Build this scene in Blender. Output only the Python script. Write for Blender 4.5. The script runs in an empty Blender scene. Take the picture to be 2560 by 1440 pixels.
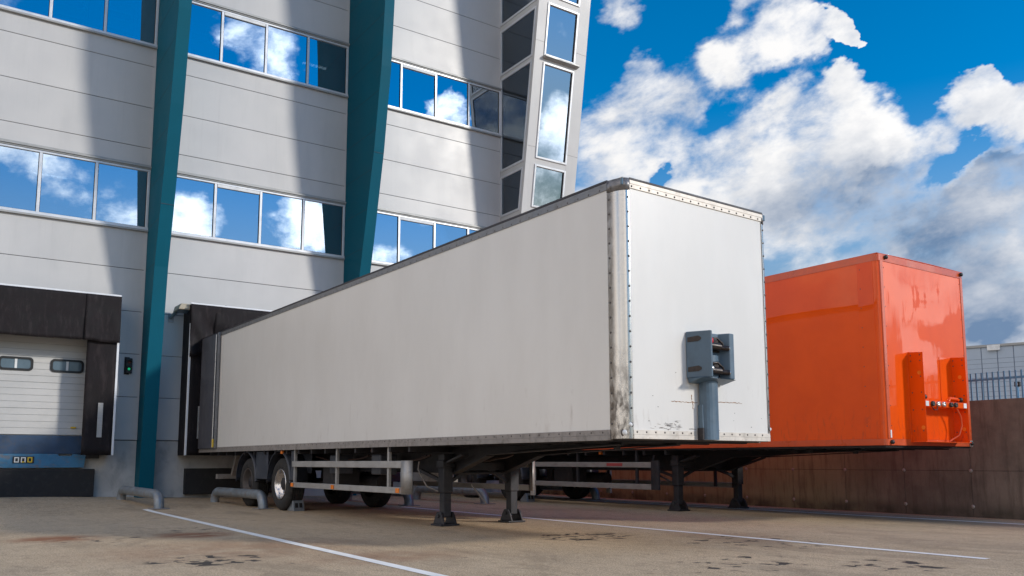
import bpy, math, random
from mathutils import Vector, Matrix
random.seed(7)
S = bpy.context.scene
C = S.collection

# ------------------------------------------------------------------ camera
F = Vector((0.5624, 0.8182, 0.11955)); R_ = Vector((0.82415, -0.56638, -0.00092)); U = Vector((-0.06695, -0.09905, 0.99283))
cd = bpy.data.cameras.new('camera'); cam = bpy.data.objects.new('camera', cd); C.objects.link(cam)
cam.matrix_world = Matrix(((R_.x, U.x, -F.x, -6.174), (R_.y, U.y, -F.y, -6.842), (R_.z, U.z, -F.z, 0.981), (0, 0, 0, 1)))
cd.sensor_width = 36; cd.lens = 2127.0 / 2560 * 36; cd.shift_y = (897.4 - 720) / 2560
cd.clip_start = 0.05; cd.clip_end = 2000
S.camera = cam

# ------------------------------------------------------------------ sun and exposure
SUN_EL = math.radians(24.0)
to_sun = Vector((0.60 * math.cos(SUN_EL), -0.80 * math.cos(SUN_EL), math.sin(SUN_EL)))
sl = bpy.data.lights.new('sun', 'SUN'); sl.energy = 2.5; sl.angle = math.radians(6.0); sl.color = (1.0, 0.94, 0.85)
sun = bpy.data.objects.new('sun', sl); C.objects.link(sun)
sun.rotation_euler = to_sun.to_track_quat('Z', 'Y').to_euler(); sun.location = to_sun * 60
S.view_settings.view_transform = 'Standard'; S.view_settings.look = 'None'
S.view_settings.exposure = 0.07; S.view_settings.gamma = 1.0; S.view_settings.use_curve_mapping = False

# ------------------------------------------------------------------ node helpers
class NT:
    def __init__(s, tree):
        s.t = tree; s.n = tree.nodes; s.l = tree.links
    def node(s, typ, **kw):
        n = s.n.new(typ)
        for k, v in kw.items(): setattr(n, k, v)
        return n
    def put(s, sock, v):
        if isinstance(v, bpy.types.NodeSocket): s.l.new(v, sock)
        elif isinstance(v, (tuple, list)) and sock.type == 'RGBA' and len(v) == 3: sock.default_value = (*v, 1)
        else: sock.default_value = v
    def math(s, op, a, b=0.0, c=0.0, clamp=False):
        n = s.node('ShaderNodeMath', operation=op, use_clamp=clamp)
        s.put(n.inputs[0], a); s.put(n.inputs[1], b); s.put(n.inputs[2], c)
        return n.outputs[0]
    def vmath(s, op, a, b=(0, 0, 0), scale=None):
        n = s.node('ShaderNodeVectorMath', operation=op)
        s.put(n.inputs[0], a); s.put(n.inputs[1], b)
        if scale is not None: s.put(n.inputs['Scale'], scale)
        return n.outputs['Value'] if op in ('DOT_PRODUCT', 'LENGTH', 'DISTANCE') else n.outputs[0]
    def noise(s, vec, scale, detail=4, rough=0.55, dist=0.0, col=False):
        n = s.node('ShaderNodeTexNoise'); s.put(n.inputs['Vector'], vec)
        n.inputs['Scale'].default_value = scale; n.inputs['Detail'].default_value = detail
        n.inputs['Roughness'].default_value = rough; n.inputs['Distortion'].default_value = dist
        return n.outputs[1 if col else 0]
    def ramp(s, v, a, b, lo=0.0, hi=1.0, smooth=True):
        n = s.node('ShaderNodeMapRange'); n.interpolation_type = 'SMOOTHSTEP' if smooth else 'LINEAR'
        s.put(n.inputs[0], v); s.put(n.inputs[1], a); s.put(n.inputs[2], b); s.put(n.inputs[3], lo); s.put(n.inputs[4], hi)
        return n.outputs[0]
    def mix(s, f, a, b, blend='MIX'):
        n = s.node('ShaderNodeMix', data_type='RGBA', blend_type=blend)
        s.put(n.inputs[0], f); s.put(n.inputs[6], a); s.put(n.inputs[7], b)
        return n.outputs[2]
    def scalev(s, vec, xyz):
        return s.vmath('MULTIPLY', vec, xyz)
    def coords(s):
        return s.node('ShaderNodeTexCoord').outputs['Object']
    def sep(s, v):
        n = s.node('ShaderNodeSeparateXYZ'); s.put(n.inputs[0], v); return n.outputs
    def bump(s, h, strength=0.2, dist=0.02):
        n = s.node('ShaderNodeBump'); n.inputs['Strength'].default_value = strength; n.inputs['Distance'].default_value = dist
        s.put(n.inputs['Height'], h); return n.outputs[0]

# ------------------------------------------------------------------ sky: Nishita plus clouds placed by world direction
CLOUDS = [
    (0.599, 0.704, 0.382, 1415, 1.00),
    (0.621, 0.674, 0.400, 1415, 1.00),
    (0.639, 0.676, 0.367, 906, 1.20),
    (0.659, 0.644, 0.389, 2515, 0.90),
    (0.672, 0.646, 0.361, 1119, 1.10),
    (0.631, 0.701, 0.331, 906, 1.30),
    (0.674, 0.662, 0.328, 1415, 1.00),
    (0.609, 0.724, 0.324, 1415, 1.20),
    (0.697, 0.635, 0.334, 1415, 1.00),
    (0.718, 0.607, 0.340, 2515, 0.60),
    (0.720, 0.591, 0.362, 2993, 0.70),
    (0.739, 0.563, 0.371, 4470, 0.65),
    (0.755, 0.533, 0.382, 5657, 0.65),
    (0.770, 0.505, 0.391, 6268, 0.70),
    (0.781, 0.479, 0.399, 6983, 0.75),
    (0.671, 0.595, 0.442, 6268, 0.70),
    (0.691, 0.591, 0.417, 4470, 0.75),
    (0.705, 0.564, 0.430, 5657, 0.70),
    (0.712, 0.543, 0.445, 4470, 0.80),
    (0.716, 0.525, 0.461, 4470, 0.80),
    (0.729, 0.526, 0.439, 5657, 0.70),
    (0.637, 0.633, 0.439, 4470, 0.75),
    (0.620, 0.654, 0.434, 7388, 0.45),
    (0.579, 0.652, 0.490, 4470, 0.70),
    (0.677, 0.560, 0.478, 5657, 0.75),
    (0.748, 0.491, 0.447, 40216, 0.60),
    (0.660, 0.621, 0.422, 10055, 0.50),
    (0.704, 0.643, 0.301, 1610, 1.20),
    (0.723, 0.612, 0.319, 1848, 1.30),
    (0.745, 0.580, 0.328, 2515, 0.90),
    (0.755, 0.556, 0.347, 2993, 1.40),
    (0.772, 0.532, 0.348, 3621, 1.30),
    (0.756, 0.579, 0.307, 1415, 1.20),
    (0.781, 0.541, 0.310, 1848, 1.30),
    (0.796, 0.496, 0.348, 2993, 1.40),
    (0.808, 0.472, 0.351, 4470, 1.30),
    (0.822, 0.469, 0.323, 1848, 1.30),
    (0.806, 0.500, 0.316, 1848, 1.20),
    (0.834, 0.459, 0.306, 3621, 1.00),
    (0.806, 0.516, 0.290, 1415, 1.20),
    (0.770, 0.575, 0.277, 1415, 1.10),
    (0.730, 0.626, 0.273, 1848, 1.00),
    (0.832, 0.426, 0.354, 5131, 1.10),
    (0.843, 0.408, 0.352, 5131, 1.20),
    (0.844, 0.392, 0.367, 18696, 0.70),
    (0.782, 0.576, 0.238, 1415, 1.10),
    (0.812, 0.526, 0.254, 1415, 1.00),
    (0.806, 0.548, 0.222, 1848, 1.00),
    (0.841, 0.480, 0.248, 1848, 1.00),
    (0.857, 0.445, 0.259, 3621, 1.20),
    (0.866, 0.434, 0.249, 3621, 1.00),
    (0.773, 0.597, 0.214, 1848, 1.10),
    (0.803, 0.562, 0.198, 1415, 0.90),
    (0.870, 0.411, 0.273, 3621, 1.20),
    (0.873, 0.388, 0.296, 4470, 1.20),
    (0.882, 0.390, 0.266, 1848, 1.40),
    (0.876, 0.434, 0.209, 537, 1.50),
    (0.850, 0.483, 0.211, 749, 1.40),
    (0.894, 0.395, 0.212, 537, 1.50),
    (0.861, 0.371, 0.349, 7388, 0.80),
    (0.887, 0.398, 0.236, 3621, 1.20),
    (0.866, 0.444, 0.230, 3621, 1.00),
    (0.891, 0.430, 0.147, 1119, 0.90),
    (0.908, 0.391, 0.147, 630, 0.80),
    (0.894, 0.433, 0.119, 1119, 0.60),
    (0.883, 0.435, 0.176, 1415, 0.80),
    (0.805, 0.428, 0.411, 355, -0.40),
    (0.856, 0.417, 0.306, 4470, -0.70),
    (0.854, 0.433, 0.289, 5657, -0.50),
    (0.671, 0.672, 0.314, 10055, -0.45),
    (0.769, 0.587, 0.252, 11543, -0.50),
    (0.653, 0.595, 0.469, 3621, -0.30),
    (0.762, 0.493, 0.421, 3621, -0.25),
    (0.702, 0.614, 0.361, 10055, -0.50),
    (0.773, 0.512, 0.374, 10055, -0.30),
    (0.725, 0.561, 0.398, 5657, -0.40),
    (0.576, 0.696, 0.429, 2515, -0.40),
    (0.848, 0.452, 0.276, 7388, -0.40),
    (0.681, 0.617, 0.394, 4470, -0.50),
    (0.638, 0.647, 0.417, 5657, -0.30)
]
MIRRORED = [
    (0.077, -0.953, 0.294, 2515, 0.60),
    (0.150, -0.955, 0.255, 2993, 0.70),
    (0.252, -0.858, 0.448, 1848, 0.80),
    (0.290, -0.853, 0.434, 2515, 0.80),
    (0.349, -0.900, 0.263, 1610, 1.00),
    (0.225, -0.942, 0.251, 2515, 0.70),
    (0.461, -0.798, 0.389, 4470, 0.80),
    (0.423, -0.875, 0.235, 3621, 0.80),
    (0.056, -0.953, 0.298, 3621, 0.50),
    (0.565, -0.814, 0.137, 1848, 1.00),
    (0.569, -0.815, 0.111, 1848, 1.00),
    (0.538, -0.802, 0.258, 5657, 0.90),
    (0.573, -0.817, 0.070, 1415, 0.80),
    (0.855, -0.481, 0.194, 5657, 2.20),
    (0.864, -0.466, 0.192, 4675, 2.20),
    (0.872, -0.454, 0.185, 7829, 2.00),
    (0.871, -0.466, 0.157, 4470, 2.40),
    (0.861, -0.484, 0.154, 7388, 2.00),
    (0.864, -0.490, 0.119, 4470, 2.20),
    (0.869, -0.486, 0.093, 4470, 2.00),
    (0.838, -0.509, 0.197, 15710, 2.00),
    (0.845, -0.509, 0.167, 15710, 2.00),
    (0.851, -0.506, 0.137, 13386, 1.80),
    (0.857, -0.485, 0.174, 13386, -2.40),
    (0.863, -0.475, 0.173, 18696, -2.00),
    (0.869, -0.476, 0.136, 5657, -2.60),
    (0.880, -0.458, 0.125, 3621, -2.00),
    (0.852, -0.497, 0.166, 15710, -2.20)
]
SHADE = [
    (0.878, 0.431, 0.208, 463, 1.00),
    (0.852, 0.480, 0.206, 749, 0.95),
    (0.895, 0.392, 0.215, 404, 1.00),
    (0.879, 0.396, 0.267, 2515, 0.70),
    (0.879, 0.384, 0.284, 5657, 0.40),
    (0.795, 0.538, 0.281, 1415, 0.50),
    (0.767, 0.584, 0.267, 1848, 0.45),
    (0.727, 0.629, 0.274, 3621, 0.35),
    (0.826, 0.487, 0.286, 2515, 0.40),
    (0.810, 0.503, 0.301, 5657, 0.30),
    (0.884, 0.437, 0.168, 1415, 0.45),
    (0.816, 0.536, 0.217, 2515, 0.30),
    (0.813, 0.496, 0.303, 3621, 0.25),
    (0.775, 0.558, 0.296, 3621, 0.20)
]
def build_world():
    w = bpy.data.worlds.new('World'); S.world = w; w.use_nodes = True
    t = NT(w.node_tree)
    for n in list(t.n): t.n.remove(n)
    out = t.node('ShaderNodeOutputWorld'); bg = t.node('ShaderNodeBackground')
    t.l.new(bg.outputs[0], out.inputs[0])
    sky = t.node('ShaderNodeTexSky', sky_type='NISHITA'); sky.sun_disc = False
    sky.sun_elevation = SUN_EL; sky.sun_rotation = math.atan2(to_sun.x, to_sun.y)
    sky.air_density = 1.0; sky.dust_density = 0.0; sky.ozone_density = 2.2
    hs = t.node('ShaderNodeHueSaturation'); hs.inputs['Saturation'].default_value = SKY_SAT; pass
    hs.inputs['Hue'].default_value = SKY_HUE
    t.l.new(sky.outputs[0], hs.inputs['Color'])
    d0 = t.node('ShaderNodeTexCoord').outputs['Generated']
    d0 = t.vmath('NORMALIZE', d0)
    t.put(hs.inputs['Value'], t.ramp(t.sep(d0)[2], 0.0, 0.32, SKY_VAL * 0.30, SKY_VAL))
    t.put(hs.inputs['Saturation'], t.ramp(t.sep(d0)[2], 0.08, 0.40, 0.85, SKY_SAT))
    # warp the direction so that the cloud masses get ragged billowy edges
    # noise space is drawn out along the wind, up to the right
    along = Vector((0.70, -0.52, 0.42)).normalized()
    st = t.vmath('SUBTRACT', d0, t.vmath('SCALE', tuple(along), scale=t.math('MULTIPLY', t.vmath('DOT_PRODUCT', d0, tuple(along)), 0.30)))
    st = t.scalev(st, (1.0, 1.0, 1.25))
    w1 = t.vmath('SUBTRACT', t.noise(st, 5.0, 5, 0.62, col=True), (0.5, 0.5, 0.5))
    w2 = t.vmath('SUBTRACT', t.noise(st, 17.0, 5, 0.6, col=True), (0.5, 0.5, 0.5))
    wp = t.vmath('ADD', t.vmath('SCALE', w1, scale=0.12), t.vmath('SCALE', w2, scale=0.07))
    d = t.vmath('NORMALIZE', t.vmath('ADD', d0, wp))
    def blobs(dirv, L, acc=0.0):
        for x, y, z, k, wt in L:
            dot = t.vmath('DOT_PRODUCT', dirv, (x, y, z))
            e = t.math('EXPONENT', t.math('MULTIPLY_ADD', dot, k, -k))
            acc = t.math('MULTIPLY_ADD', e, wt, acc)
        return acc
    mass = blobs(d, CLOUDS + MIRRORED)
    mass = t.math('SUBTRACT', 1.0, t.math('EXPONENT', t.math('MULTIPLY', t.math('MAXIMUM', mass, -0.22), -1.15)))
    fb = t.math('MULTIPLY_ADD', t.noise(st, 24.0, 6, 0.6, 0.2), 0.34, t.math('MULTIPLY', t.noise(st, 8.0, 8, 0.6, 0.2), 0.75))
    fb = t.math('SUBTRACT', fb, 0.045)
    X0, Y0, Z0 = t.sep(d0)
    # unseen cloud field added left of the yard to fill the trailer's shaded side
    left = t.math('MULTIPLY', t.ramp(t.noise(t.scalev(d0, (1, 1, 2.2)), 2.2, 8, 0.55), 0.34, 0.56), t.ramp(X0, -0.10, -0.50))
    low = t.math('MULTIPLY', t.ramp(Z0, 0.22, 0.04), t.ramp(Y0, -0.1, 0.3, -0.1, 0.45))
    dens = t.math('ADD', t.math('ADD', mass, t.math('MULTIPLY', left, 1.0)), low)
    dens = t.math('ADD', dens, t.math('MULTIPLY', t.math('SUBTRACT', fb, 0.5), NOISE_W))
    cover = t.ramp(dens, COV0, COV1)
    # relief: compare the density with that a little way towards the sun
    g0 = t.noise(t.scalev(st, (1, 1, 1.8)), 9.0, 6, 0.6)
    off = t.vmath('ADD', st, (0.010, -0.014, 0.022))
    fb2 = t.math('SUBTRACT', t.math('MULTIPLY_ADD', t.noise(off, 24.0, 4, 0.6, 0.2), 0.34, t.math('MULTIPLY', t.noise(off, 8.0, 6, 0.6, 0.2), 0.75)), 0.045)
    g1 = t.noise(st, 2.6, 3, 0.5); g2 = t.noise(t.vmath('ADD', st, (0.03, -0.05, 0.075)), 2.6, 3, 0.5)
    rel = t.math('ADD', t.math('MULTIPLY', t.math('SUBTRACT', fb, fb2), 1.7), t.math('MULTIPLY', t.math('SUBTRACT', g1, g2), 2.0))
    shade = t.math('MINIMUM', blobs(d, SHADE), 1.0)
    shade = t.math('MULTIPLY', shade, t.ramp(dens, 0.45, 0.95, 0.15, 1.0))
    shade = t.math('MULTIPLY', shade, t.math('MULTIPLY_ADD', g0, 1.4, 0.42))
    lum = t.math('SUBTRACT', t.math('ADD', 0.90, rel), t.math('MULTIPLY', shade, 0.58))
    lum = t.math('SUBTRACT', lum, t.math('MULTIPLY', t.ramp(dens, 0.8, 1.35), 0.10))
    lum = t.math('MINIMUM', t.math('MAXIMUM', lum, 0.06), 1.0)
    ccol = t.mix(lum, (0.10, 0.19, 0.34), (CLOUD_V, CLOUD_V * 0.99, CLOUD_V * 0.985))
    # clouds nearer the sun scatter more light forward
    sd = t.vmath('DOT_PRODUCT', d0, tuple(to_sun))
    glow = t.math('MULTIPLY_ADD', t.math('EXPONENT', t.math('MULTIPLY_ADD', sd, 5.0, -5.0)), FORWARD, 1.0)
    leftb = t.math('MULTIPLY_ADD', t.ramp(X0, 0.0, -0.5), LEFT_B, 1.0)  # extra brightness for the added fill clouds
    k = t.math('MULTIPLY', t.math('MULTIPLY', glow, leftb), 1.0 / SKY_STR)
    ccol = t.mix(t.ramp(X0, -0.1, -0.5), ccol, t.mix(1.0, ccol, (1.10, 1.0, 0.90), 'MULTIPLY'))  # warm tint on the added fill clouds
    ccol = t.vmath('SCALE', ccol, scale=k)
    col = t.mix(cover, hs.outputs[0], ccol)
    t.l.new(col, bg.inputs[0]); bg.inputs[1].default_value = SKY_STR
SKY_STR = 0.15; SKY_SAT = 1.52; SKY_VAL = 1.06; SKY_HUE = 0.5; CLOUD_V = 0.90
NOISE_W = 3.3; COV0 = 0.30; COV1 = 1.12; FORWARD = 3.6; LEFT_B = 0.55
build_world()

# ------------------------------------------------------------------ materials
MATS = {}
def pbsdf(name):
    m = bpy.data.materials.new(name); m.use_nodes = True
    t = NT(m.node_tree); b = t.n['Principled BSDF']
    MATS[name] = m
    return m, t, b
def simple(name, col, rough=0.5, metal=0.0, var=0.12, scale=3.0, dirt=None, dirt_amt=0.0, stretch=(1, 1, 1), bump=0.0, bscale=60.0, coat=0.0, rvar=0.1, spec=0.5):
    m, t, b = pbsdf(name)
    co = t.coords()
    n1 = t.noise(co, scale, 6, 0.6)
    dark = tuple(c * (1 - var) for c in col); light = tuple(min(1, c * (1 + var)) for c in col)
    c = t.mix(t.ramp(n1, 0.3, 0.7), dark, light)
    if dirt:
        n2 = t.noise(t.scalev(co, stretch), scale * 1.7, 7, 0.65, 0.3)
        c = t.mix(t.math('MULTIPLY', t.ramp(n2, 0.48, 0.72), dirt_amt), c, dirt)
    t.put(b.inputs['Base Color'], c)
    t.put(b.inputs['Roughness'], t.ramp(n1, 0.3, 0.7, rough - rvar, rough + rvar))
    b.inputs['Metallic'].default_value = metal
    b.inputs['Specular IOR Level'].default_value = spec
    if coat: b.inputs['Coat Weight'].default_value = coat; b.inputs['Coat Roughness'].default_value = 0.04
    if bump: t.put(b.inputs['Normal'], t.bump(t.noise(co, bscale, 4, 0.6), bump, 0.01))
    return m

simple('facade_panel', (0.56, 0.548, 0.535), 0.40, 0.0, 0.035, 0.7, (0.40, 0.40, 0.39), 0.20, (1.5, 1.5, 0.25), 0.03, 90, rvar=0.06)
simple('facade_gap', (0.10, 0.10, 0.10), 0.8)
simple('fin_teal', (0.002, 0.094, 0.142), 0.6, 0.0, 0.05, 0.8, (0.003, 0.088, 0.135), 0.3, (1.5, 1.5, 0.3), 0.03, 80, rvar=0.05, spec=0.12)
simple('fin_seam', (0.006, 0.04, 0.06), 0.7)
simple('alu_frame', (0.66, 0.67, 0.69), 0.38, 0.25, 0.05, 3)
simple('trim_grey', (0.36, 0.36, 0.35), 0.5, 0.2, 0.05, 2, (0.2, 0.2, 0.19), 0.3, (1, 1, 4))
simple('blind_white', (0.75, 0.76, 0.76), 0.6)
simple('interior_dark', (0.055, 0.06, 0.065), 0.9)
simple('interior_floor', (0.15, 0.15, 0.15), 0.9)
simple('rack_blue', (0.45, 0.68, 0.85), 0.5)
simple('carton', (0.32, 0.24, 0.17), 0.8)
simple('brace_teal', (0.12, 0.32, 0.36), 0.5)
simple('concrete_plinth', (0.54, 0.51, 0.475), 0.9, 0, 0.14, 1.4, (0.25, 0.24, 0.23), 0.6, (1, 1, 0.6), 0.35, 25)
simple('shelter_fabric', (0.013, 0.010, 0.011), 0.75, 0, 0.3, 2.5, (0.040, 0.031, 0.032), 0.6, (2.2, 2.2, 0.5), 0.35, 14, spec=0.25)
simple('white_trim', (0.74, 0.75, 0.77), 0.5, 0, 0.06, 3)
simple('door_panel', (0.55, 0.54, 0.52), 0.45, 0, 0.05, 1.2, (0.45, 0.44, 0.42), 0.3, (0.4, 1, 3))
simple('black_rubber', (0.016, 0.015, 0.016), 0.75, 0, 0.35, 4, (0.04, 0.036, 0.034), 0.5, bump=0.25, bscale=30)
simple('leveler_dark', (0.032, 0.065, 0.125), 0.55, 0.2, 0.2, 3, (0.09, 0.08, 0.07), 0.4)
simple('leveler_blue', (0.045, 0.17, 0.30), 0.5, 0.1, 0.2, 3, (0.20, 0.14, 0.10), 0.75, (1.0, 1.0, 2.0))
simple('sign_black', (0.012, 0.012, 0.012), 0.5)
simple('sign_white', (0.75, 0.75, 0.72), 0.5)
simple('sign_yellow', (0.75, 0.50, 0.03), 0.5)
simple('lamp_cream', (0.46, 0.40, 0.30), 0.55)
simple('galvanised', (0.25, 0.28, 0.31), 0.42, 0.4, 0.25, 5, (0.24, 0.165, 0.11), 0.65, bump=0.12, bscale=40)
simple('white_grp', (0.80, 0.795, 0.79), 0.34, 0, 0.012, 0.7, (0.70, 0.68, 0.65), 0.15, (0.5, 0.5, 0.5), 0.015, 50, rvar=0.05)
simple('aluminium', (0.62, 0.60, 0.57), 0.36, 0.75, 0.10, 6, (0.28, 0.23, 0.18), 0.45, (1, 1, 2), 0.08, 50)
simple('rail_cream', (0.66, 0.60, 0.53), 0.5, 0.2, 0.08, 5, (0.26, 0.20, 0.15), 0.4, (1, 1, 1))
simple('rail_grey', (0.22, 0.22, 0.225), 0.5, 0.4, 0.12, 5, (0.11, 0.10, 0.09), 0.5)
simple('rail_dirty', (0.30, 0.27, 0.25), 0.6, 0.25, 0.15, 6, (0.10, 0.085, 0.07), 0.6)
simple('rivet_dark', (0.10, 0.09, 0.085), 0.45, 0.6)
simple('roof_edge', (0.035, 0.03, 0.035), 0.55)
simple('cast_corner', (0.26, 0.25, 0.25), 0.45, 0.6, 0.25, 12, (0.07, 0.06, 0.06), 0.7)
simple('rear_door_grey', (0.085, 0.085, 0.10), 0.5, 0.1, 0.15, 2, (0.15, 0.15, 0.16), 0.4, (2, 2, 0.3))
simple('chassis_dark', (0.020, 0.018, 0.021), 0.65, 0.1, 0.3, 5, (0.055, 0.045, 0.042), 0.5)
simple('leg_dark', (0.030, 0.030, 0.036), 0.55, 0.2, 0.3, 6, (0.07, 0.055, 0.05), 0.5)
simple('tyre', (0.020, 0.019, 0.019), 0.82, 0, 0.25, 8, (0.075, 0.065, 0.06), 0.5, bump=0.2, bscale=50)
simple('rim_chrome', (0.62, 0.60, 0.60), 0.2, 0.95, 0.1, 8, (0.28, 0.22, 0.2), 0.35)
simple('rim_dirty', (0.09, 0.075, 0.068), 0.6, 0.4, 0.2, 8, (0.07, 0.06, 0.055), 0.6)
simple('mudguard', (0.05, 0.055, 0.07), 0.42, 0, 0.2, 5, (0.10, 0.10, 0.11), 0.4)
simple('guard_alu', (0.40, 0.385, 0.37), 0.45, 0.45, 0.08, 5, (0.24, 0.20, 0.17), 0.45, (1, 0.6, 3))
simple('lamp_orange', (0.85, 0.22, 0.02), 0.3)
simple('coupling_grey', (0.085, 0.135, 0.185), 0.42, 0, 0.10, 4, (0.06, 0.09, 0.12), 0.4, bump=0.06, bscale=60)
simple('coupling_dark', (0.035, 0.025, 0.022), 0.4, 0.3, 0.4, 20)
simple('red_cap', (0.50, 0.015, 0.03), 0.35)
simple('bright_metal', (0.62, 0.60, 0.58), 0.28, 0.8, 0.15, 10)
simple('rust', (0.25, 0.11, 0.035), 0.9, 0, 0.3, 30)
simple('scuff', (0.13, 0.11, 0.10), 0.9, 0, 0.4, 40)
simple('paint_orange_rail', (0.62, 0.085, 0.018), 0.35, 0, 0.08, 3, (0.35, 0.06, 0.03), 0.3, coat=0.3)
simple('paint_white', (0.93, 0.91, 0.87), 0.6, 0, 0.06, 3)
simple('fence_blue', (0.11, 0.30, 0.50), 0.5, 0.2)
simple('warehouse_blue', (0.40, 0.47, 0.56), 0.6, 0, 0.05, 0.2)
simple('warehouse_seam', (0.17, 0.21, 0.28), 0.7)
simple('red_label', (0.42, 0.07, 0.07), 0.5)
simple('hose', (0.05, 0.025, 0.02), 0.5)

def mat_white_body():
    # painted GRP sandwich panel, with grime that gathers towards its lower edge
    m, t, b = pbsdf('white_body'); co = t.coords(); z = t.sep(co)[2]
    n = t.noise(t.scalev(co, (1.2, 1.2, 0.5)), 1.1, 7, 0.6)
    n2 = t.noise(t.scalev(co, (3, 3, 0.8)), 2.4, 8, 0.7, 0.4)
    c = t.mix(t.ramp(n, 0.3, 0.7), (0.70, 0.672, 0.632), (0.745, 0.718, 0.68))
    grime = t.math('MULTIPLY', t.ramp(n2, 0.56, 0.80), t.ramp(z, 2.6, 1.25, 0.0, 0.55))
    c = t.mix(grime, c, (0.33, 0.27, 0.22))
    smear = t.math('MULTIPLY', t.ramp(t.noise(t.scalev(co, (1, 1.6, 0.7)), 1.5, 6, 0.6), 0.60, 0.76), t.ramp(z, 1.9, 1.3, 0.0, 0.30))
    c = t.mix(smear, c, (0.40, 0.33, 0.27))
    t.put(b.inputs['Base Color'], c); t.put(b.inputs['Roughness'], t.ramp(n2, 0.3, 0.7, 0.30, 0.40))
    t.put(b.inputs['Normal'], t.bump(t.noise(co, 0.9, 3, 0.5), 0.10, 0.02))
def mat_corner():
    # extruded aluminium corner post: scuffed and blackened near its foot
    m, t, b = pbsdf('corner_alu'); co = t.coords(); z = t.sep(co)[2]
    x, y, _ = t.sep(co)
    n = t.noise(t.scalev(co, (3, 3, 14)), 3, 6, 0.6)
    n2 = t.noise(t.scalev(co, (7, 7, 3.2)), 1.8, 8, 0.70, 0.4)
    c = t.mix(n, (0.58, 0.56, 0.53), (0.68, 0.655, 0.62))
    edge = t.math('MAXIMUM', t.ramp(y, 0.10, 0.185), t.ramp(x, 0.085, 0.108, 0.0, 0.35))  # side flange darkened, front flange slightly: reflection tones painted into the colour
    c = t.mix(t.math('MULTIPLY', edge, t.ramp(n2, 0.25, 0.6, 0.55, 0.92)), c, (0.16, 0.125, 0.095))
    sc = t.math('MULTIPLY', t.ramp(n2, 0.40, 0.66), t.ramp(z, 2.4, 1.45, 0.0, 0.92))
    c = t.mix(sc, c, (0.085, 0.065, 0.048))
    t.put(b.inputs['Base Color'], c); t.put(b.inputs['Metallic'], t.math('SUBTRACT', 0.92, t.math('MULTIPLY', edge, 0.4)))
    t.put(b.inputs['Roughness'], t.math('MULTIPLY_ADD', sc, 0.25, 0.24))
    t.put(b.inputs['Normal'], t.bump(t.noise(t.scalev(co, (4, 4, 30)), 8, 3, 0.6), 0.06, 0.01))
def mat_orange():
    m, t, b = pbsdf('paint_orange'); co = t.coords(); z = t.sep(co)[2]
    n = t.noise(co, 1.2, 6, 0.6)
    n2 = t.noise(t.scalev(co, (4, 4, 1.2)), 3, 8, 0.7, 0.5)
    c = t.mix(t.ramp(n, 0.3, 0.7), (0.80, 0.080, 0.0005), (0.88, 0.095, 0.001))
    g = t.math('MULTIPLY', t.ramp(n2, 0.50, 0.75), t.ramp(z, 2.0, 1.25, 0.0, 0.6))
    c = t.mix(g, c, (0.16, 0.04, 0.03))
    t.put(b.inputs['Base Color'], c); b.inputs['Roughness'].default_value = 0.45
    b.inputs['Specular IOR Level'].default_value = 0.05; b.inputs['Coat Weight'].default_value = 0.72; b.inputs['Coat Roughness'].default_value = 0.02; b.inputs['Coat IOR'].default_value = 1.5
    h = t.math('ADD', t.noise(t.scalev(co, (0.9, 0.3, 0.55)), 1.3, 2, 0.4), t.math('MULTIPLY', t.noise(t.scalev(co, (5, 1, 0.35)), 1.6, 3, 0.5), 0.05))
    t.put(b.inputs['Coat Normal'], t.bump(h, 0.5, 0.022))
def mat_glass(name, refl, tint):
    m, t, b = pbsdf(name); t.n.remove(b)
    out = t.n['Material Output']
    g = t.node('ShaderNodeBsdfGlossy'); g.inputs['Roughness'].default_value = 0.0; g.inputs['Color'].default_value = (0.66, 0.76, 0.86, 1)
    tr = t.node('ShaderNodeBsdfTransparent'); tr.inputs['Color'].default_value = (*tint, 1)
    lw = t.node('ShaderNodeLayerWeight'); lw.inputs['Blend'].default_value = 0.45
    mx = t.node('ShaderNodeMixShader')
    t.put(mx.inputs[0], t.math('MULTIPLY_ADD', lw.outputs['Fresnel'], 1.0 - refl, refl, clamp=True))
    t.l.new(tr.outputs[0], mx.inputs[1]); t.l.new(g.outputs[0], mx.inputs[2]); t.l.new(mx.outputs[0], out.inputs[0])
    co = t.coords()
    t.put(g.inputs['Normal'], t.bump(t.noise(co, 0.9, 2, 0.5), 0.015, 0.05))
def mat_emit(name, col, s):
    m, t, b = pbsdf(name); b.inputs['Base Color'].default_value = (*col, 1)
    b.inputs['Emission Color'].default_value = (*col, 1); b.inputs['Emission Strength'].default_value = s
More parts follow.
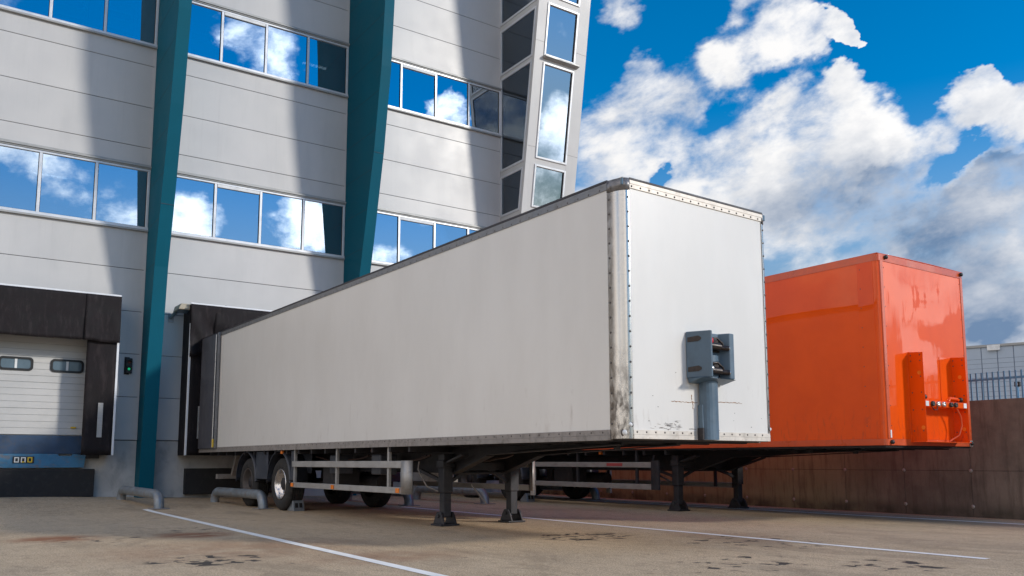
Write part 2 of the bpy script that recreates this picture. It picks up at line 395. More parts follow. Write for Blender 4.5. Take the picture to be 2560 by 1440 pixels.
def mat_wall():
    # stained board-marked concrete
    m, t, b = pbsdf('retaining_concrete'); co = t.coords(); _, y, z = t.sep(co)
    n = t.noise(co, 1.5, 8, 0.65); st = t.noise(t.scalev(co, (3, 3, 0.35)), 2.6, 8, 0.7)
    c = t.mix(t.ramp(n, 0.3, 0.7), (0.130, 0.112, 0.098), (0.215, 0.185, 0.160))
    # greener, lighter near the building: algae tint plus painted light against the orange bounce
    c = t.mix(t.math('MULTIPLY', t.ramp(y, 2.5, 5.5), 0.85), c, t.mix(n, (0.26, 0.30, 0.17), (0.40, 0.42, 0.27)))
    c = t.mix(t.math('MULTIPLY', t.ramp(st, 0.45, 0.7), 0.6), c, (0.075, 0.060, 0.050))
    c = t.mix(t.math('MULTIPLY', t.ramp(t.noise(t.scalev(co, (5, 5, 0.5)), 2, 6, 0.7), 0.60, 0.75), 0.30), c, (0.26, 0.21, 0.18))
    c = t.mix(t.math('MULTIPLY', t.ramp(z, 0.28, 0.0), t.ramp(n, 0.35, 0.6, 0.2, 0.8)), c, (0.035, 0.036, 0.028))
    t.put(b.inputs['Base Color'], c); b.inputs['Roughness'].default_value = 0.92
    t.put(b.inputs['Normal'], t.bump(t.noise(co, 30, 6, 0.65), 0.35, 0.02))
def mat_ground():
    m, t, b = pbsdf('yard_asphalt'); co = t.coords(); X, Y, Z = t.sep(co)
    n = t.noise(co, 0.35, 8, 0.62, 0.3); n2 = t.noise(co, 2.2, 8, 0.7); n3 = t.noise(co, 70, 3, 0.7)
    st = t.noise(t.scalev(co, (1.0, 0.25, 1)), 1.1, 7, 0.65, 0.5)
    c = t.mix(t.ramp(n, 0.30, 0.70), (0.49, 0.335, 0.180), (0.66, 0.475, 0.290))
    c = t.mix(t.math('MULTIPLY', t.ramp(st, 0.45, 0.75), 0.5), c, (0.30, 0.220, 0.140))
    c = t.mix(t.math('MULTIPLY', t.ramp(n2, 0.5, 0.8), 0.35), c, (0.54, 0.41, 0.28))
    n4 = t.noise(co, 24, 4, 0.75)
    c = t.mix(0.52, c, t.mix(t.ramp(n3, 0.38, 0.62), (0.15, 0.110, 0.075), (0.82, 0.67, 0.49)))
    c = t.mix(t.math('MULTIPLY', t.ramp(n4, 0.50, 0.66), 0.60), c, (0.24, 0.185, 0.135))
    n5 = t.noise(t.scalev(co, (1, 0.5, 1)), 7.0, 6, 0.7, 0.5)
    c = t.mix(t.math('MULTIPLY', t.ramp(n5, 0.50, 0.68), 0.40), c, (0.26, 0.19, 0.125))
    c = t.mix(t.math('MULTIPLY', t.ramp(n5, 0.46, 0.30), 0.25), c, (0.74, 0.60, 0.42))
    damp = t.math('MULTIPLY', t.ramp(t.noise(t.scalev(co, (0.8, 0.35, 1)), 0.9, 7, 0.6, 0.8), 0.52, 0.66), 0.38)
    c = t.mix(damp, c, (0.20, 0.148, 0.100))
    def patch(cx, cy, rx, ry, lo, hi, scale=2.0, detail=6):
        q = t.vmath('MULTIPLY', t.vmath('SUBTRACT', co, (cx, cy, 0)), (1 / rx, 1 / ry, 0))
        r = t.vmath('LENGTH', q)
        return t.math('MULTIPLY', t.ramp(r, 1.0, 0.25), t.ramp(t.noise(co, scale, detail, 0.6, 0.4), lo, hi))
    for cx, cy, rx, ry, a in ((-4.7, 5.6, 0.75, 0.7, 0.7), (-3.1, 5.2, 0.7, 0.7, 0.65), (-3.2, 3.0, 2.3, 1.6, 0.30), (-2.2, 1.3, 1.3, 0.8, 0.35), (2.6, 1.0, 0.9, 1.4, 0.25)):
        c = t.mix(t.math('MULTIPLY', patch(cx, cy, rx, ry, 0.30, 0.56), a * 1.2 if a > 0.5 else a), c, (0.24, 0.075, 0.025))
    for cx, cy, rx, ry, lo in ((-3.75, 2.05, 0.80, 0.65, 0.53), (-4.25, 5.2, 0.7, 0.9, 0.60), (1.05, 2.0, 0.9, 0.8, 0.53), (1.5, -2.1, 0.7, 0.6, 0.54), (-2.9, 6.0, 0.6, 0.9, 0.60), (0.4, -1.2, 1.2, 0.8, 0.60), (2.4, 0.2, 1.3, 1.3, 0.61)):
        halo = patch(cx, cy, rx * 1.2, ry * 1.2, lo - 0.12, lo + 0.05, 4.5, 2.5)
        c = t.mix(t.math('MULTIPLY', halo, 0.35), c, (0.17, 0.125, 0.085))
        c = t.mix(t.math('MULTIPLY', t.ramp(patch(cx, cy, rx, ry, lo, lo + 0.04, 4.5, 2.5), 0.15, 0.45), 0.93), c, (0.035, 0.031, 0.029))
    sp = t.ramp(t.noise(co, 5.5, 3, 0.6), 0.69, 0.72)
    c = t.mix(t.math('MULTIPLY', sp, 0.7), c, (0.07, 0.058, 0.05))
    t.put(b.inputs['Base Color'], c)
    t.put(b.inputs['Roughness'], t.ramp(n2, 0.3, 0.7, 0.75, 0.95)); b.inputs['Specular IOR Level'].default_value = 0.3
    t.put(b.inputs['Normal'], t.bump(t.math('ADD', t.math('ADD', n3, t.math('MULTIPLY', n4, 0.8)), t.math('MULTIPLY', n2, 0.6)), 0.55, 0.014))
def facade_tones():
    m = MATS['facade_panel']; t = NT(m.node_tree); b = t.n['Principled BSDF']; co = t.coords()
    x, y, z = t.sep(co)
    w = t.node('ShaderNodeTexWhiteNoise', noise_dimensions='2D')
    v = t.node('ShaderNodeCombineXYZ'); t.put(v.inputs[0], t.math('FLOOR', t.math('DIVIDE', t.math('ADD', x, 2.62), 5.43))); t.put(v.inputs[1], t.math('FLOOR', t.math('DIVIDE', t.math('SUBTRACT', z, 1.52), 1.09)))
    t.l.new(v.outputs[0], w.inputs[0])
    src = b.inputs['Base Color'].links[0].from_socket
    streak = t.math('MULTIPLY', t.ramp(t.noise(t.scalev(co, (7, 1, 0.22)), 1.6, 6, 0.65), 0.55, 0.78), 0.16)
    c = t.mix(streak, src, (0.33, 0.32, 0.30))
    c = t.mix(1.0, c, t.mix(w.outputs[0], (0.955, 0.96, 0.965), (1.0, 1.0, 1.0)), 'MULTIPLY')
    t.put(b.inputs['Base Color'], c)
facade_tones()
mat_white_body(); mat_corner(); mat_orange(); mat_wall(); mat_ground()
mat_glass('pane_glass', 0.52, (0.45, 0.52, 0.55)); mat_glass('tower_glass', 0.45, (0.50, 0.56, 0.58)); mat_glass('cheek_glass', 0.10, (0.42, 0.50, 0.52))
mat_emit('tube_light', (0.95, 0.97, 1.0), 1.6)
mat_emit('green_signal', (0.02, 0.60, 0.25), 0.45)
simple('red_signal', (0.10, 0.012, 0.012), 0.3)
simple('lens_grey', (0.12, 0.17, 0.21), 0.08)

# ------------------------------------------------------------------ mesh helpers
class MB:
    def __init__(s): s.v = []; s.f = []; s.m = []; s.sm = []; s.mi = 0
    def add(s, vs, fs, smooth=False):
        o = len(s.v); s.v += [tuple(p) for p in vs]
        for f in fs: s.f.append([o + i for i in f]); s.m.append(s.mi); s.sm.append(smooth)
        return s
    def use(s, i): s.mi = i; return s
    def hexa(s, p):   # p: bottom 4 (ccw from above), top 4
        return s.add(p, [(3, 2, 1, 0), (4, 5, 6, 7), (0, 1, 5, 4), (1, 2, 6, 5), (2, 3, 7, 6), (3, 0, 4, 7)])
    def box(s, x0, x1, y0, y1, z0, z1):
        return s.hexa([(x0, y0, z0), (x1, y0, z0), (x1, y1, z0), (x0, y1, z0), (x0, y0, z1), (x1, y0, z1), (x1, y1, z1), (x0, y1, z1)])
    def bar(s, a, b, w, h, up=(0, 0, 1)):   # rectangular bar from a to b
        a = Vector(a); b = Vector(b); d = (b - a).normalized(); u = Vector(up)
        if abs(d.dot(u)) > 0.99: u = Vector((0, 1, 0))
        r = d.cross(u).normalized() * (w / 2); u = r.cross(d).normalized() * (h / 2)
        P = []
        for c in (a, b): P += [c - r - u, c + r - u, c + r + u, c - r + u]
        return s.hexa(P)
    def prism(s, poly, axis, a0, a1):       # extrude a 2D outline along an axis
        def pt(q, a):
            return {'x': (a, q[0], q[1]), 'y': (q[0], a, q[1]), 'z': (q[0], q[1], a)}[axis]
        n = len(poly)
        vs = [pt(q, a0) for q in poly] + [pt(q, a1) for q in poly]
        fs = [tuple(range(n))[::-1], tuple(range(n, 2 * n))] + [(i, (i + 1) % n, n + (i + 1) % n, n + i) for i in range(n)]
        return s.add(vs, fs)
    def tube(s, path, r, seg=12, caps=True):
        path = [Vector(p) for p in path]; n = len(path); rs = r if isinstance(r, (list, tuple)) else [r] * n
        t0 = (path[1] - path[0]).normalized()
        u = t0.orthogonal().normalized(); vs = []
        for i, p in enumerate(path):
            t = ((path[min(i + 1, n - 1)] - p).normalized() + (p - path[max(i - 1, 0)]).normalized()).normalized()
            u = (u - t * u.dot(t)).normalized(); w = t.cross(u)
            for k in range(seg):
                a = 2 * math.pi * k / seg; vs.append(p + (u * math.cos(a) + w * math.sin(a)) * rs[i])
        fs = [(i * seg + k, i * seg + (k + 1) % seg, (i + 1) * seg + (k + 1) % seg, (i + 1) * seg + k) for i in range(n - 1) for k in range(seg)]
        s.add(vs, fs, True)
        if caps:
            s.add(vs[:seg], [tuple(range(seg))[::-1]]); s.add(vs[-seg:], [tuple(range(seg))])
        return s
    def lathe(s, prof, c, axis='x', seg=32, smooth=True):   # prof: (along axis, radius)
        vs = []
        for a, r in prof:
            for k in range(seg):
                t = 2 * math.pi * k / seg; p, q = r * math.cos(t), r * math.sin(t)
                o = {'x': (a, p, q), 'y': (p, a, q), 'z': (p, q, a)}[axis]
                vs.append((c[0] + o[0], c[1] + o[1], c[2] + o[2]))
        n = len(prof)
        return s.add(vs, [(i * seg + k, i * seg + (k + 1) % seg, (i + 1) * seg + (k + 1) % seg, (i + 1) * seg + k) for i in range(n - 1) for k in range(seg)], smooth)
    def dome(s, c, axis, r, h, seg=8):      # rivet head; axis is a unit vector
        c = Vector(c); ax = Vector(axis); u = ax.orthogonal().normalized(); w = ax.cross(u); vs = []
        for rr, hh in ((1, 0), (0.8, 0.6)):
            for k in range(seg):
                t = 2 * math.pi * k / seg; vs.append(c + (u * math.cos(t) + w * math.sin(t)) * r * rr + ax * h * hh)
        vs.append(c + ax * h)
        fs = [(k, (k + 1) % seg, seg + (k + 1) % seg, seg + k) for k in range(seg)] + [(seg + k, seg + (k + 1) % seg, 2 * seg) for k in range(seg)]
        return s.add(vs, fs, True)
    def sheet(s, grid, smooth=True):         # grid[i][j] of points
        n = len(grid); k = len(grid[0])
        return s.add([p for row in grid for p in row], [(i * k + j, i * k + j + 1, (i + 1) * k + j + 1, (i + 1) * k + j) for i in range(n - 1) for j in range(k - 1)], smooth)
    def build(s, name, mats, parent=None, bevel=0.0, loc=None, thick=0.0, label=None):
        me = bpy.data.meshes.new(name); me.from_pydata(s.v, [], s.f)
        for m in ([mats] if isinstance(mats, str) else mats): me.materials.append(MATS[m])
        me.polygons.foreach_set('material_index', s.m); me.polygons.foreach_set('use_smooth', s.sm)
        me.update()
        o = bpy.data.objects.new(name, me); C.objects.link(o)
        if parent: o.parent = parent
        if loc: o.location = loc
        if thick:
            md = o.modifiers.new('thickness', 'SOLIDIFY'); md.thickness = thick; md.offset = 0
        if bevel:
            md = o.modifiers.new('edges', 'BEVEL'); md.width = bevel; md.segments = 2; md.limit_method = 'ANGLE'; md.angle_limit = math.radians(50)
        if label: o['label'] = label
        return o

def tag(o, label, cat, group=None):
    o['label'] = label; o['category'] = cat
    if group: o['group'] = group
    return o
def thing(name, label, cat, loc=(0, 0, 0), rz=0.0, group=None):
    o = bpy.data.objects.new(name, None); C.objects.link(o); o.empty_display_size = 0.3
    o.location = loc; o.rotation_euler = (0, 0, rz)
    return tag(o, label, cat, group)
def structure(o): o['kind'] = 'structure'; return o
def dup(root, loc, rz=None, label=None):
    def cp(o, par):
        c = o.copy(); C.objects.link(c)
        if par: c.parent = par
        for ch in list(o.children): cp(ch, c)
        return c
    r = cp(root, None); r.location = loc
    if rz is not None: r.rotation_euler = (0, 0, rz)
    if label: r['label'] = label
    return r
def smooth(a, b, x):
    t = max(0.0, min(1.0, (x - a) / (b - a))); return t * t * (3 - 2 * t)
def lerp_tab(tab, x):
    for (a, p), (b, q) in zip(tab, tab[1:]):
        if x <= b: return p + (q - p) * (x - a) / (b - a)
    return tab[-1][1]

# ------------------------------------------------------------------ ground: the yard rises a little towards the dock wall
def gz(x, y):
    return (0.03 + 0.15 * smooth(1.5, -5.0, x)) * smooth(11.0, 16.2, y) - 0.055 * smooth(8.3, 9.7, x)
def build_ground():
    def axis(a, b, st, outs): return sorted(outs + [a + st * i for i in range(int((b - a) / st) + 1)])
    xs = axis(-10, 12, 0.5, [-400, -150, -60, -25, -15, 18, 30, 60, 150, 400])
    ys = axis(-9, 17, 0.5, [-400, -150, -60, -25, -14, 25, 45, 90, 200, 400])
    m = MB().sheet([[(x, y, gz(x, y)) for x in xs] for y in ys], True)
    structure(m.build('ground', 'yard_asphalt'))
    def line(x0, y0, x1, y1, w=0.125):
        d = Vector((x1 - x0, y1 - y0, 0)); n = Vector((d.y, -d.x, 0)).normalized() * w / 2; k = 24; g = []
        for i in range(k + 1):
            p = Vector((x0, y0, 0)) + d * i / k
            g.append([(p - n).to_tuple()[:2] + (gz(p.x, p.y) + 0.004,), (p + n).to_tuple()[:2] + (gz(p.x, p.y) + 0.004,)])
        structure(MB().sheet(g).build('parking_line', 'paint_white'))
    line(-2.36, 11.95, -2.46, -2.5); line(2.49, 9.95, 2.72, -2.35); line(7.70, 9.8, 8.05, -2.5)
build_ground()

# ------------------------------------------------------------------ the building
YW = 16.2
ZS = [0.0, 1.52, 2.60, 3.69, 4.78, 5.87, 6.92]         # panel seams up to the first window sill
ZB = [8.585, 9.12, 10.22, 11.36, 11.90]                # between the two window bands
ZT = [13.54, 14.65, 15.76, 16.86, 18.0]
WIN = [(6.92, 8.585), (11.90, 13.54)]
BAYS = [(-7.20, -1.78), (-1.46, 3.65), (3.97, 9.20)]
bld = thing('office_warehouse', 'grey panelled industrial building with ribbon windows, teal leaning fins and a glazed corner bay', 'building', (1.0, YW, 0))
def P(mb, name, mat, bevel=0.0, parent=None, thick=0.0, label=None):
    # part of the building: geometry is given in world coordinates
    par = parent or bld
    off = Vector((1.0, YW, 0)) if par else Vector((0, 0, 0))
    mb.v = [(a - off.x, b - off.y, c) for a, b, c in mb.v]
    return mb.build(name, mat, par, bevel, thick=thick, label=label)

def build_bay(i, x0, x1):
    g = 0.007
    w = MB()
    for zs in (ZS[1:], ZB, ZT):
        for a, b in zip(zs, zs[1:]):
            w.box(x0, x1, YW, YW + 0.10, a + g, b - g)
    w.use(1)
    for a, b in ((1.5, 6.92), (8.585, 11.9), (13.54, 18.0)): w.box(x0, x1, YW + 0.012, YW + 0.112, a + 0.03, b - 0.03)
    # the door opening of the dock is covered by the door, which sits proud of this wall
    P(w, 'wall', ['facade_panel', 'facade_gap'], 0.004)
    if i < 3: P(MB().box(x0 - 0.2, x1 + 0.2, YW + 0.03, YW + 0.4, -0.1, 1.505), 'plinth', 'concrete_plinth')
    for k, (z0, z1) in enumerate(WIN):
        cx = [x1 - 0.03 - 1.245 * j for j in range(5)]
        cx = [c for c in cx if c > x0 + 0.25] + [x0 + 0.02]
        cx = cx[::-1]
        if i == 0: cx = [c for c in cx]
        win = MB()                                        # outer frame of the ribbon window
        fw = 0.062
        win.box(x0, x1, YW - 0.03, YW + 0.05, z1 - 0.10, z1 - 0.045)
        win.box(x0, x1, YW - 0.045, YW + 0.05, z0 + 0.005, z0 + 0.075)
        win.box(x1 - fw - 0.01, x1 - 0.012, YW - 0.03, YW + 0.05, z0 + 0.075, z1 - 0.10)
        win.box(x0, x0 + fw, YW - 0.03, YW + 0.05, z0 + 0.075, z1 - 0.10)
        wo = P(win, 'window', 'alu_frame', 0.006)
        tr = MB().box(x0, x1, YW - 0.055, YW + 0.0, z1 - 0.045, z1 - 0.012).box(x0, x1, YW - 0.085, YW - 0.003, z1 - 0.012, z1 + 0.03)
        tr.box(x0, x1, YW - 0.03, YW - 0.003, z1 + 0.03, z1 + 0.075).box(x0, x1, YW - 0.075, YW - 0.003, z0 - 0.045, z0 + 0.003)
        P(tr, 'sill_trim', 'trim_grey', 0.004)
        for j, c in enumerate(cx[1:-1]):
            P(MB().box(c - 0.033, c + 0.033, YW - 0.034, YW + 0.05, z0 + 0.075, z1 - 0.10), 'mullion', 'alu_frame', 0.005, wo)
        for j, (a, b) in enumerate(zip(cx, cx[1:])):
            la = a + (0.033 if j else 0.042); lb = b - (0.033 if j < len(cx) - 2 else 0.045)
            P(MB().box(la, lb, YW + 0.012, YW + 0.022, z0 + 0.075, z1 - 0.10), 'pane', 'pane_glass', parent=wo)
            rub = 0.012
            fr = MB().box(la, la + rub, YW - 0.004, YW + 0.011, z0 + 0.075, z1 - 0.10).box(lb - rub, lb, YW - 0.004, YW + 0.011, z0 + 0.075, z1 - 0.10)
            fr.box(la + rub, lb - rub, YW - 0.004, YW + 0.011, z0 + 0.075, z0 + 0.087)
            P(fr, 'gasket', 'black_rubber', parent=wo)
            if (i, k, j) in ((0, 0, 1), (1, 0, 1), (1, 1, 1), (2, 1, 1), (2, 0, 1), (0, 1, 1)):
                P(MB().box(la + 0.012, lb - 0.012, YW - 0.035, YW + 0.011, z1 - 0.185, z1 - 0.103), 'window_vent', 'blind_white', 0.008, wo)
for i, (a, b) in enumerate(BAYS): build_bay(i, a, b)

# dim rooms behind the glass
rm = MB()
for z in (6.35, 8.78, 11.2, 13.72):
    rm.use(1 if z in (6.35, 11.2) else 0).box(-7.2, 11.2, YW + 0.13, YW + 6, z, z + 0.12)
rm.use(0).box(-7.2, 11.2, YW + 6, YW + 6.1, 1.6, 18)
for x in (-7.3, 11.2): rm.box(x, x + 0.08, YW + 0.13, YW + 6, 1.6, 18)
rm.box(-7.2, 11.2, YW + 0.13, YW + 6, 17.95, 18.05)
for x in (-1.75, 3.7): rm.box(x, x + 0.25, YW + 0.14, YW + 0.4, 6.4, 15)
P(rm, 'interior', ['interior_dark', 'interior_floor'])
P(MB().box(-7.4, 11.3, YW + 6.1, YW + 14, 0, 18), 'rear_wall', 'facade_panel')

# ceiling lights that show through the glass
def ceiling_light(x, y, z, label):
    r = thing('ceiling_light', label, 'ceiling light', (x, y, z), 0, 'ceiling lights inside the building')
    MB().box(-0.42, 0.42, -0.09, 0.09, 0.02, 0.06).build('housing', 'alu_frame', r)
    for k in range(6):
        MB().box(-0.39 + k * 0.135, -0.29 + k * 0.135, -0.07, 0.07, 0.012, 0.019).build('louvre', 'tube_light', r)
for x, y, z, lb in ((-3.85, YW + 2.4, 8.66, 'ceiling light glimpsed through the lower window left of the first teal fin'),
                    (-0.75, YW + 2.4, 8.66, 'ceiling light glimpsed through the lower window right of the first teal fin'),
                    (0.55, YW + 2.2, 13.6, 'ceiling light glimpsed through the upper window right of the first teal fin'),
                    (3.35, YW + 2.0, 13.6, 'ceiling light glimpsed in the dark upper pane beside the second teal fin')):
    ceiling_light(x, y, z, lb)

# leaning fins
FD = [(0.0, 0.46), (3.0, 0.68), (5.8, 1.04), (7.3, 1.40), (9.7, 1.95), (12.0, 2.33), (14.0, 2.50), (18.2, 3.05)]
def build_fin(x0, zj):
    zs = sorted([0.0, 3.0, 5.8, 7.3, 9.7, 12.0, 14.0, 18.2])
    w = lambda z: 0.345 - 0.004 * z
    m = MB(); rows = []
    for z in zs:
        d = lerp_tab(FD, z); b = 0.0 if z > 0 else 0.0
        rows.append([(x0, YW + 0.12, z), (x0, YW - d, z), (x0 + w(z), YW - d, z), (x0 + w(z), YW + 0.12, z)])
    for a, b in zip(rows, rows[1:]):
        m.add(a + b, [(0, 4, 5, 1), (1, 5, 6, 2), (2, 6, 7, 3)])
    m.add(rows[0], [(0, 1, 2, 3)]); m.add(rows[-1], [(3, 2, 1, 0)])
    m.use(1)                                               # sheet joints, 2 mm proud
    z = 1.5
    while z < 18:
        d = lerp_tab(FD, z)
        m.box(x0 - 0.002, x0, YW - d + 0.01, YW - 0.02, z - 0.006, z + 0.006)
        z += 1.09
    d = lerp_tab(FD, zj); m.box(x0 + 0.004, x0 + w(zj) - 0.004, YW - d - 0.004, YW - d + 0.02, zj - 0.010, zj + 0.010)
    P(m, 'fin', ['fin_teal', 'fin_seam'])
build_fin(-1.78, 7.3); build_fin(3.65, 9.6)
# grey cover strips where the wall meets the fins
for x in (-1.78, 3.65): P(MB().box(x - 0.045, x - 0.003, YW - 0.02, YW - 0.003, 1.52, 18), 'cover_strip', 'facade_panel')

# glazed corner bay, leaning out like the fins
def yf(z): return 16.339 - 0.15105 * z
def build_bay_window():
    X0, X1, X2, X3 = 9.20, 9.56, 10.83, 11.29
    th = 0.12
    zb, zt = 6.0, 18.0
    def slab(xa, xb, za, zb_, dy=0.0, t=th):
        return [(xa, yf(za) - dy, za), (xb, yf(za) - dy, za), (xb, yf(za) + t, za), (xa, yf(za) + t, za),
                (xa, yf(zb_) - dy, zb_), (xb, yf(zb_) - dy, zb_), (xb, yf(zb_) + t, zb_), (xa, yf(zb_) + t, zb_)]
    m = MB()
    fw = [(9.20, 10.58), (10.78, 13.87), (14.08, 15.79), (16.0, 17.6)]
    lw = [(9.07, 10.46), (10.64, 13.90), (14.02, 15.63), (15.82, 17.6)]
    js = [6.0, 11.12, 14.5, 18.0]
    for a, b in zip(js, js[1:]):
        m.hexa(slab(X0, X1, a + 0.004, b - 0.004)); m.hexa(slab(X2, X3, a + 0.004, b - 0.004))
    zs = [6.0] + [v for p in fw for v in p] + [18.0]
    for a, b in zip(zs[0::2], zs[1::2]): m.hexa(slab(X1, X2, a, b, -0.004))
    # left cheek: opaque bands between its windows, and the right cheek
    zs = [6.0] + [v for p in lw for v in p] + [18.0]
    def cheek(x, za, zb_, t=0.1):
        return [(x, yf(za) + th, za), (x + t, yf(za) + th, za), (x + t, YW + 0.05, za), (x, YW + 0.05, za),
                (x, yf(zb_) + th, zb_), (x + t, yf(zb_) + th, zb_), (x + t, YW + 0.05, zb_), (x, YW + 0.05, zb_)]
    for a, b in zip(zs[0::2], zs[1::2]): m.hexa(cheek(X0 + 0.004, a, b))
    m.hexa(cheek(X3 - 0.1, 6.0, 18.0)); m.hexa([(X3 - 0.1, YW + 0.05, 0), (X3, YW + 0.05, 0), (X3, YW + 6, 0), (X3 - 0.1, YW + 6, 0), (X3 - 0.1, YW + 0.05, 18), (X3, YW + 0.05, 18), (X3, YW + 6, 18), (X3 - 0.1, YW + 6, 18)])
    P(m, 'bay_cladding', 'facade_panel')
    P(MB().box(9.2, 11.28, YW + 0.0, YW + 0.05, 0.0, 6.0), 'lower_wall', 'facade_panel')
    def band(xa, xb, za, zb_, dy, t):
        return slab(xa, xb, za, zb_, dy, t)
    for za, zb_ in fw:
        f = 0.062
        w = MB().hexa(slab(X1, X1 + f, za, zb_, 0.035)).hexa(slab(X2 - f, X2, za, zb_, 0.035))
        w.hexa(slab(X1 + f, X2 - f, za, za + f, 0.035)).hexa(slab(X1 + f, X2 - f, zb_ - f, zb_, 0.035))
        wo = P(w, 'window', 'alu_frame', 0.006)
        P(MB().hexa(slab(X1 + f, X2 - f, za + f, zb_ - f, -0.03, 0.045)), 'pane', 'tower_glass', parent=wo)
        q = MB(); e = 0.016
        q.hexa(slab(X1 + f, X1 + f + e, za + f, zb_ - f, 0.0, 0.028)).hexa(slab(X2 - f - e, X2 - f, za + f, zb_ - f, 0.0, 0.028))
        P(q, 'gasket', 'black_rubber', parent=wo)
    for za, zb_ in lw:
        f = 0.07
        def ck(y0f, y1f, a, b, x=X0, t=0.06):
            return [(x - 0.02, y0f(a), a), (x + t, y0f(a), a), (x + t, y1f(a), a), (x - 0.02, y1f(a), a), (x - 0.02, y0f(b), b), (x + t, y0f(b), b), (x + t, y1f(b), b), (x - 0.02, y1f(b), b)]
        o = lambda z: yf(z) + th; o2 = lambda z: yf(z) + th + f; wl = lambda z: YW - 0.005; wl2 = lambda z: YW - 0.005 - f
        w = MB().hexa(ck(o, o2, za, zb_)).hexa(ck(wl2, wl, za, zb_)).hexa(ck(o2, wl2, za, za + f)).hexa(ck(o2, wl2, zb_ - f, zb_))
        wo = P(w, 'window', 'alu_frame', 0.006)
        P(MB().hexa(ck(o2, wl2, za + f, zb_ - f, X0 + 0.03, -0.004)), 'pane', 'cheek_glass', parent=wo)
    # ledge under the second window
    lz = 14.0
    P(MB().prism([(yf(lz) - 0.16, lz), (yf(lz), lz - 0.03), (yf(lz), lz + 0.07), (yf(lz) - 0.16, lz + 0.05)], 'x', 9.53, 10.95), 'ledge', 'trim_grey', 0.005)
    # braces seen through the glass
    b = MB()
    for z in (10.5, 14.0): b.bar((9.5, yf(z) + 0.35, z), (9.5, YW + 3, z), 0.12, 0.14)
    b.bar((9.55, yf(10.6) + 0.4, 10.6), (9.55, YW + 0.4, 13.9), 0.1, 0.12).bar((9.55, YW + 0.5, 10.6), (9.55, yf(13.9) + 0.4, 13.9), 0.1, 0.12)
    b.bar((10.6, yf(10.6) + 0.4, 10.6), (10.6, YW + 0.4, 13.9), 0.1, 0.12).bar((9.55, yf(14) + 0.4, 14.0), (9.55, YW + 0.3, 17.0), 0.1, 0.12)
    P(b, 'steel_brace', 'brace_teal')
build_bay_window()

# steel racks and cartons standing inside the upper windows
def rack(x, y, z, label):
    r = thing('storage_rack', label, 'rack', (x, y, z), 0, 'storage racks inside the windows')
    for px in (0, 0.75):
        for py in (0, 0.5): MB().bar((px, py, 0), (px, py, 2.1), 0.06, 0.06).build('post', 'rack_blue', r)
    for z_ in (0.5, 1.0, 1.5, 2.0):
        MB().box(0.03, 0.72, -0.02, 0.52, z_, z_ + 0.05).build('shelf', 'rack_blue', r)
rack(-4.15, YW + 0.9, 11.33, 'pale blue storage rack behind the upper window left of the first teal fin')
rack(-2.95, YW + 0.9, 11.33, 'pale blue storage rack behind the last upper pane left of the first teal fin')
rack(-0.75, YW + 0.9, 11.33, 'pale blue storage rack behind the first two upper panes right of the first teal fin')
rack(1.45, YW + 0.9, 11.33, 'pale blue storage rack behind the third upper pane between the two teal fins')
tag(MB().box(-2.05, -1.8, YW + 0.5, YW + 0.9, 11.33, 11.75).box(-2.08, -1.83, YW + 0.52, YW + 0.88, 11.76, 12.1).build('carton_stack', 'carton', bevel=0.01), 'brown cartons stacked inside the upper window beside the first fin', 'cartons')

# ------------------------------------------------------------------ loading docks
def dock_door(cx, label):
    r = thing('dock_door', label, 'dock door', (cx, YW, 1.62), 0, 'sectional loading dock doors')
    m = MB(); z = 0.0
    for h in (0.62, 0.62, 0.62, 0.62, 0.62):
        n = 4 if h else 1
        for k in range(n):
            m.box(-1.45, 1.45, -0.05, -0.0035, z + h * k / n + 0.004, z + h * (k + 1) / n - (0.010 if k == n - 1 else 0.003))
        z += h
    m.use(1).box(-1.44, 1.44, -0.040, -0.0035, 0.0, z)
    m.build('panel', ['door_panel', 'trim_grey'], r, 0.002)
    for wx in (-1.10, -0.05 + 0.0, 1.03):
        x0 = wx - 0.36; z0, z1 = 1.50, 1.82
        def rr(a, b, c, d, rad, n=6):
            out = []
            for (px, pz, s0) in ((b - rad, d - rad, 0), (a + rad, d - rad, 90), (a + rad, c + rad, 180), (b - rad, c + rad, 270)):
                for k in range(n + 1):
                    t = math.radians(s0 + 90 * k / n); out.append((px + rad * math.cos(t), pz + rad * math.sin(t)))
            return out
        o = rr(x0, x0 + 0.72, z0, z1, 0.09); i = rr(x0 + 0.05, x0 + 0.67, z0 + 0.05, z1 - 0.05, 0.06); n = len(o)
        fm = MB(); vs = [(p[0], -0.075, p[1]) for p in o] + [(p[0], -0.075, p[1]) for p in i] + [(p[0], -0.051, p[1]) for p in o] + [(p[0], -0.058, p[1]) for p in i]
        fs = []
        for k in range(n):
            k2 = (k + 1) % n; fs += [(k, k2, n + k2, n + k), (2 * n + k2, 2 * n + k, k, k2), (n + k, n + k2, 3 * n + k2, 3 * n + k)]
        fm.add(vs, fs); wo = fm.build('door_window', 'sign_black', r)
        MB().add([(p[0], -0.058, p[1]) for p in i], [tuple(range(n))]).build('pane', 'lens_grey', wo)
        MB().box(x0 + 0.335, x0 + 0.385, -0.070, -0.060, z0 + 0.05, z1 - 0.05).build('glazing_bar', 'blind_white', wo)
    MB().box(1.18, 1.30, -0.09, -0.052, 0.16, 0.20).build('handle', 'sign_yellow', r, 0.01)
    return r
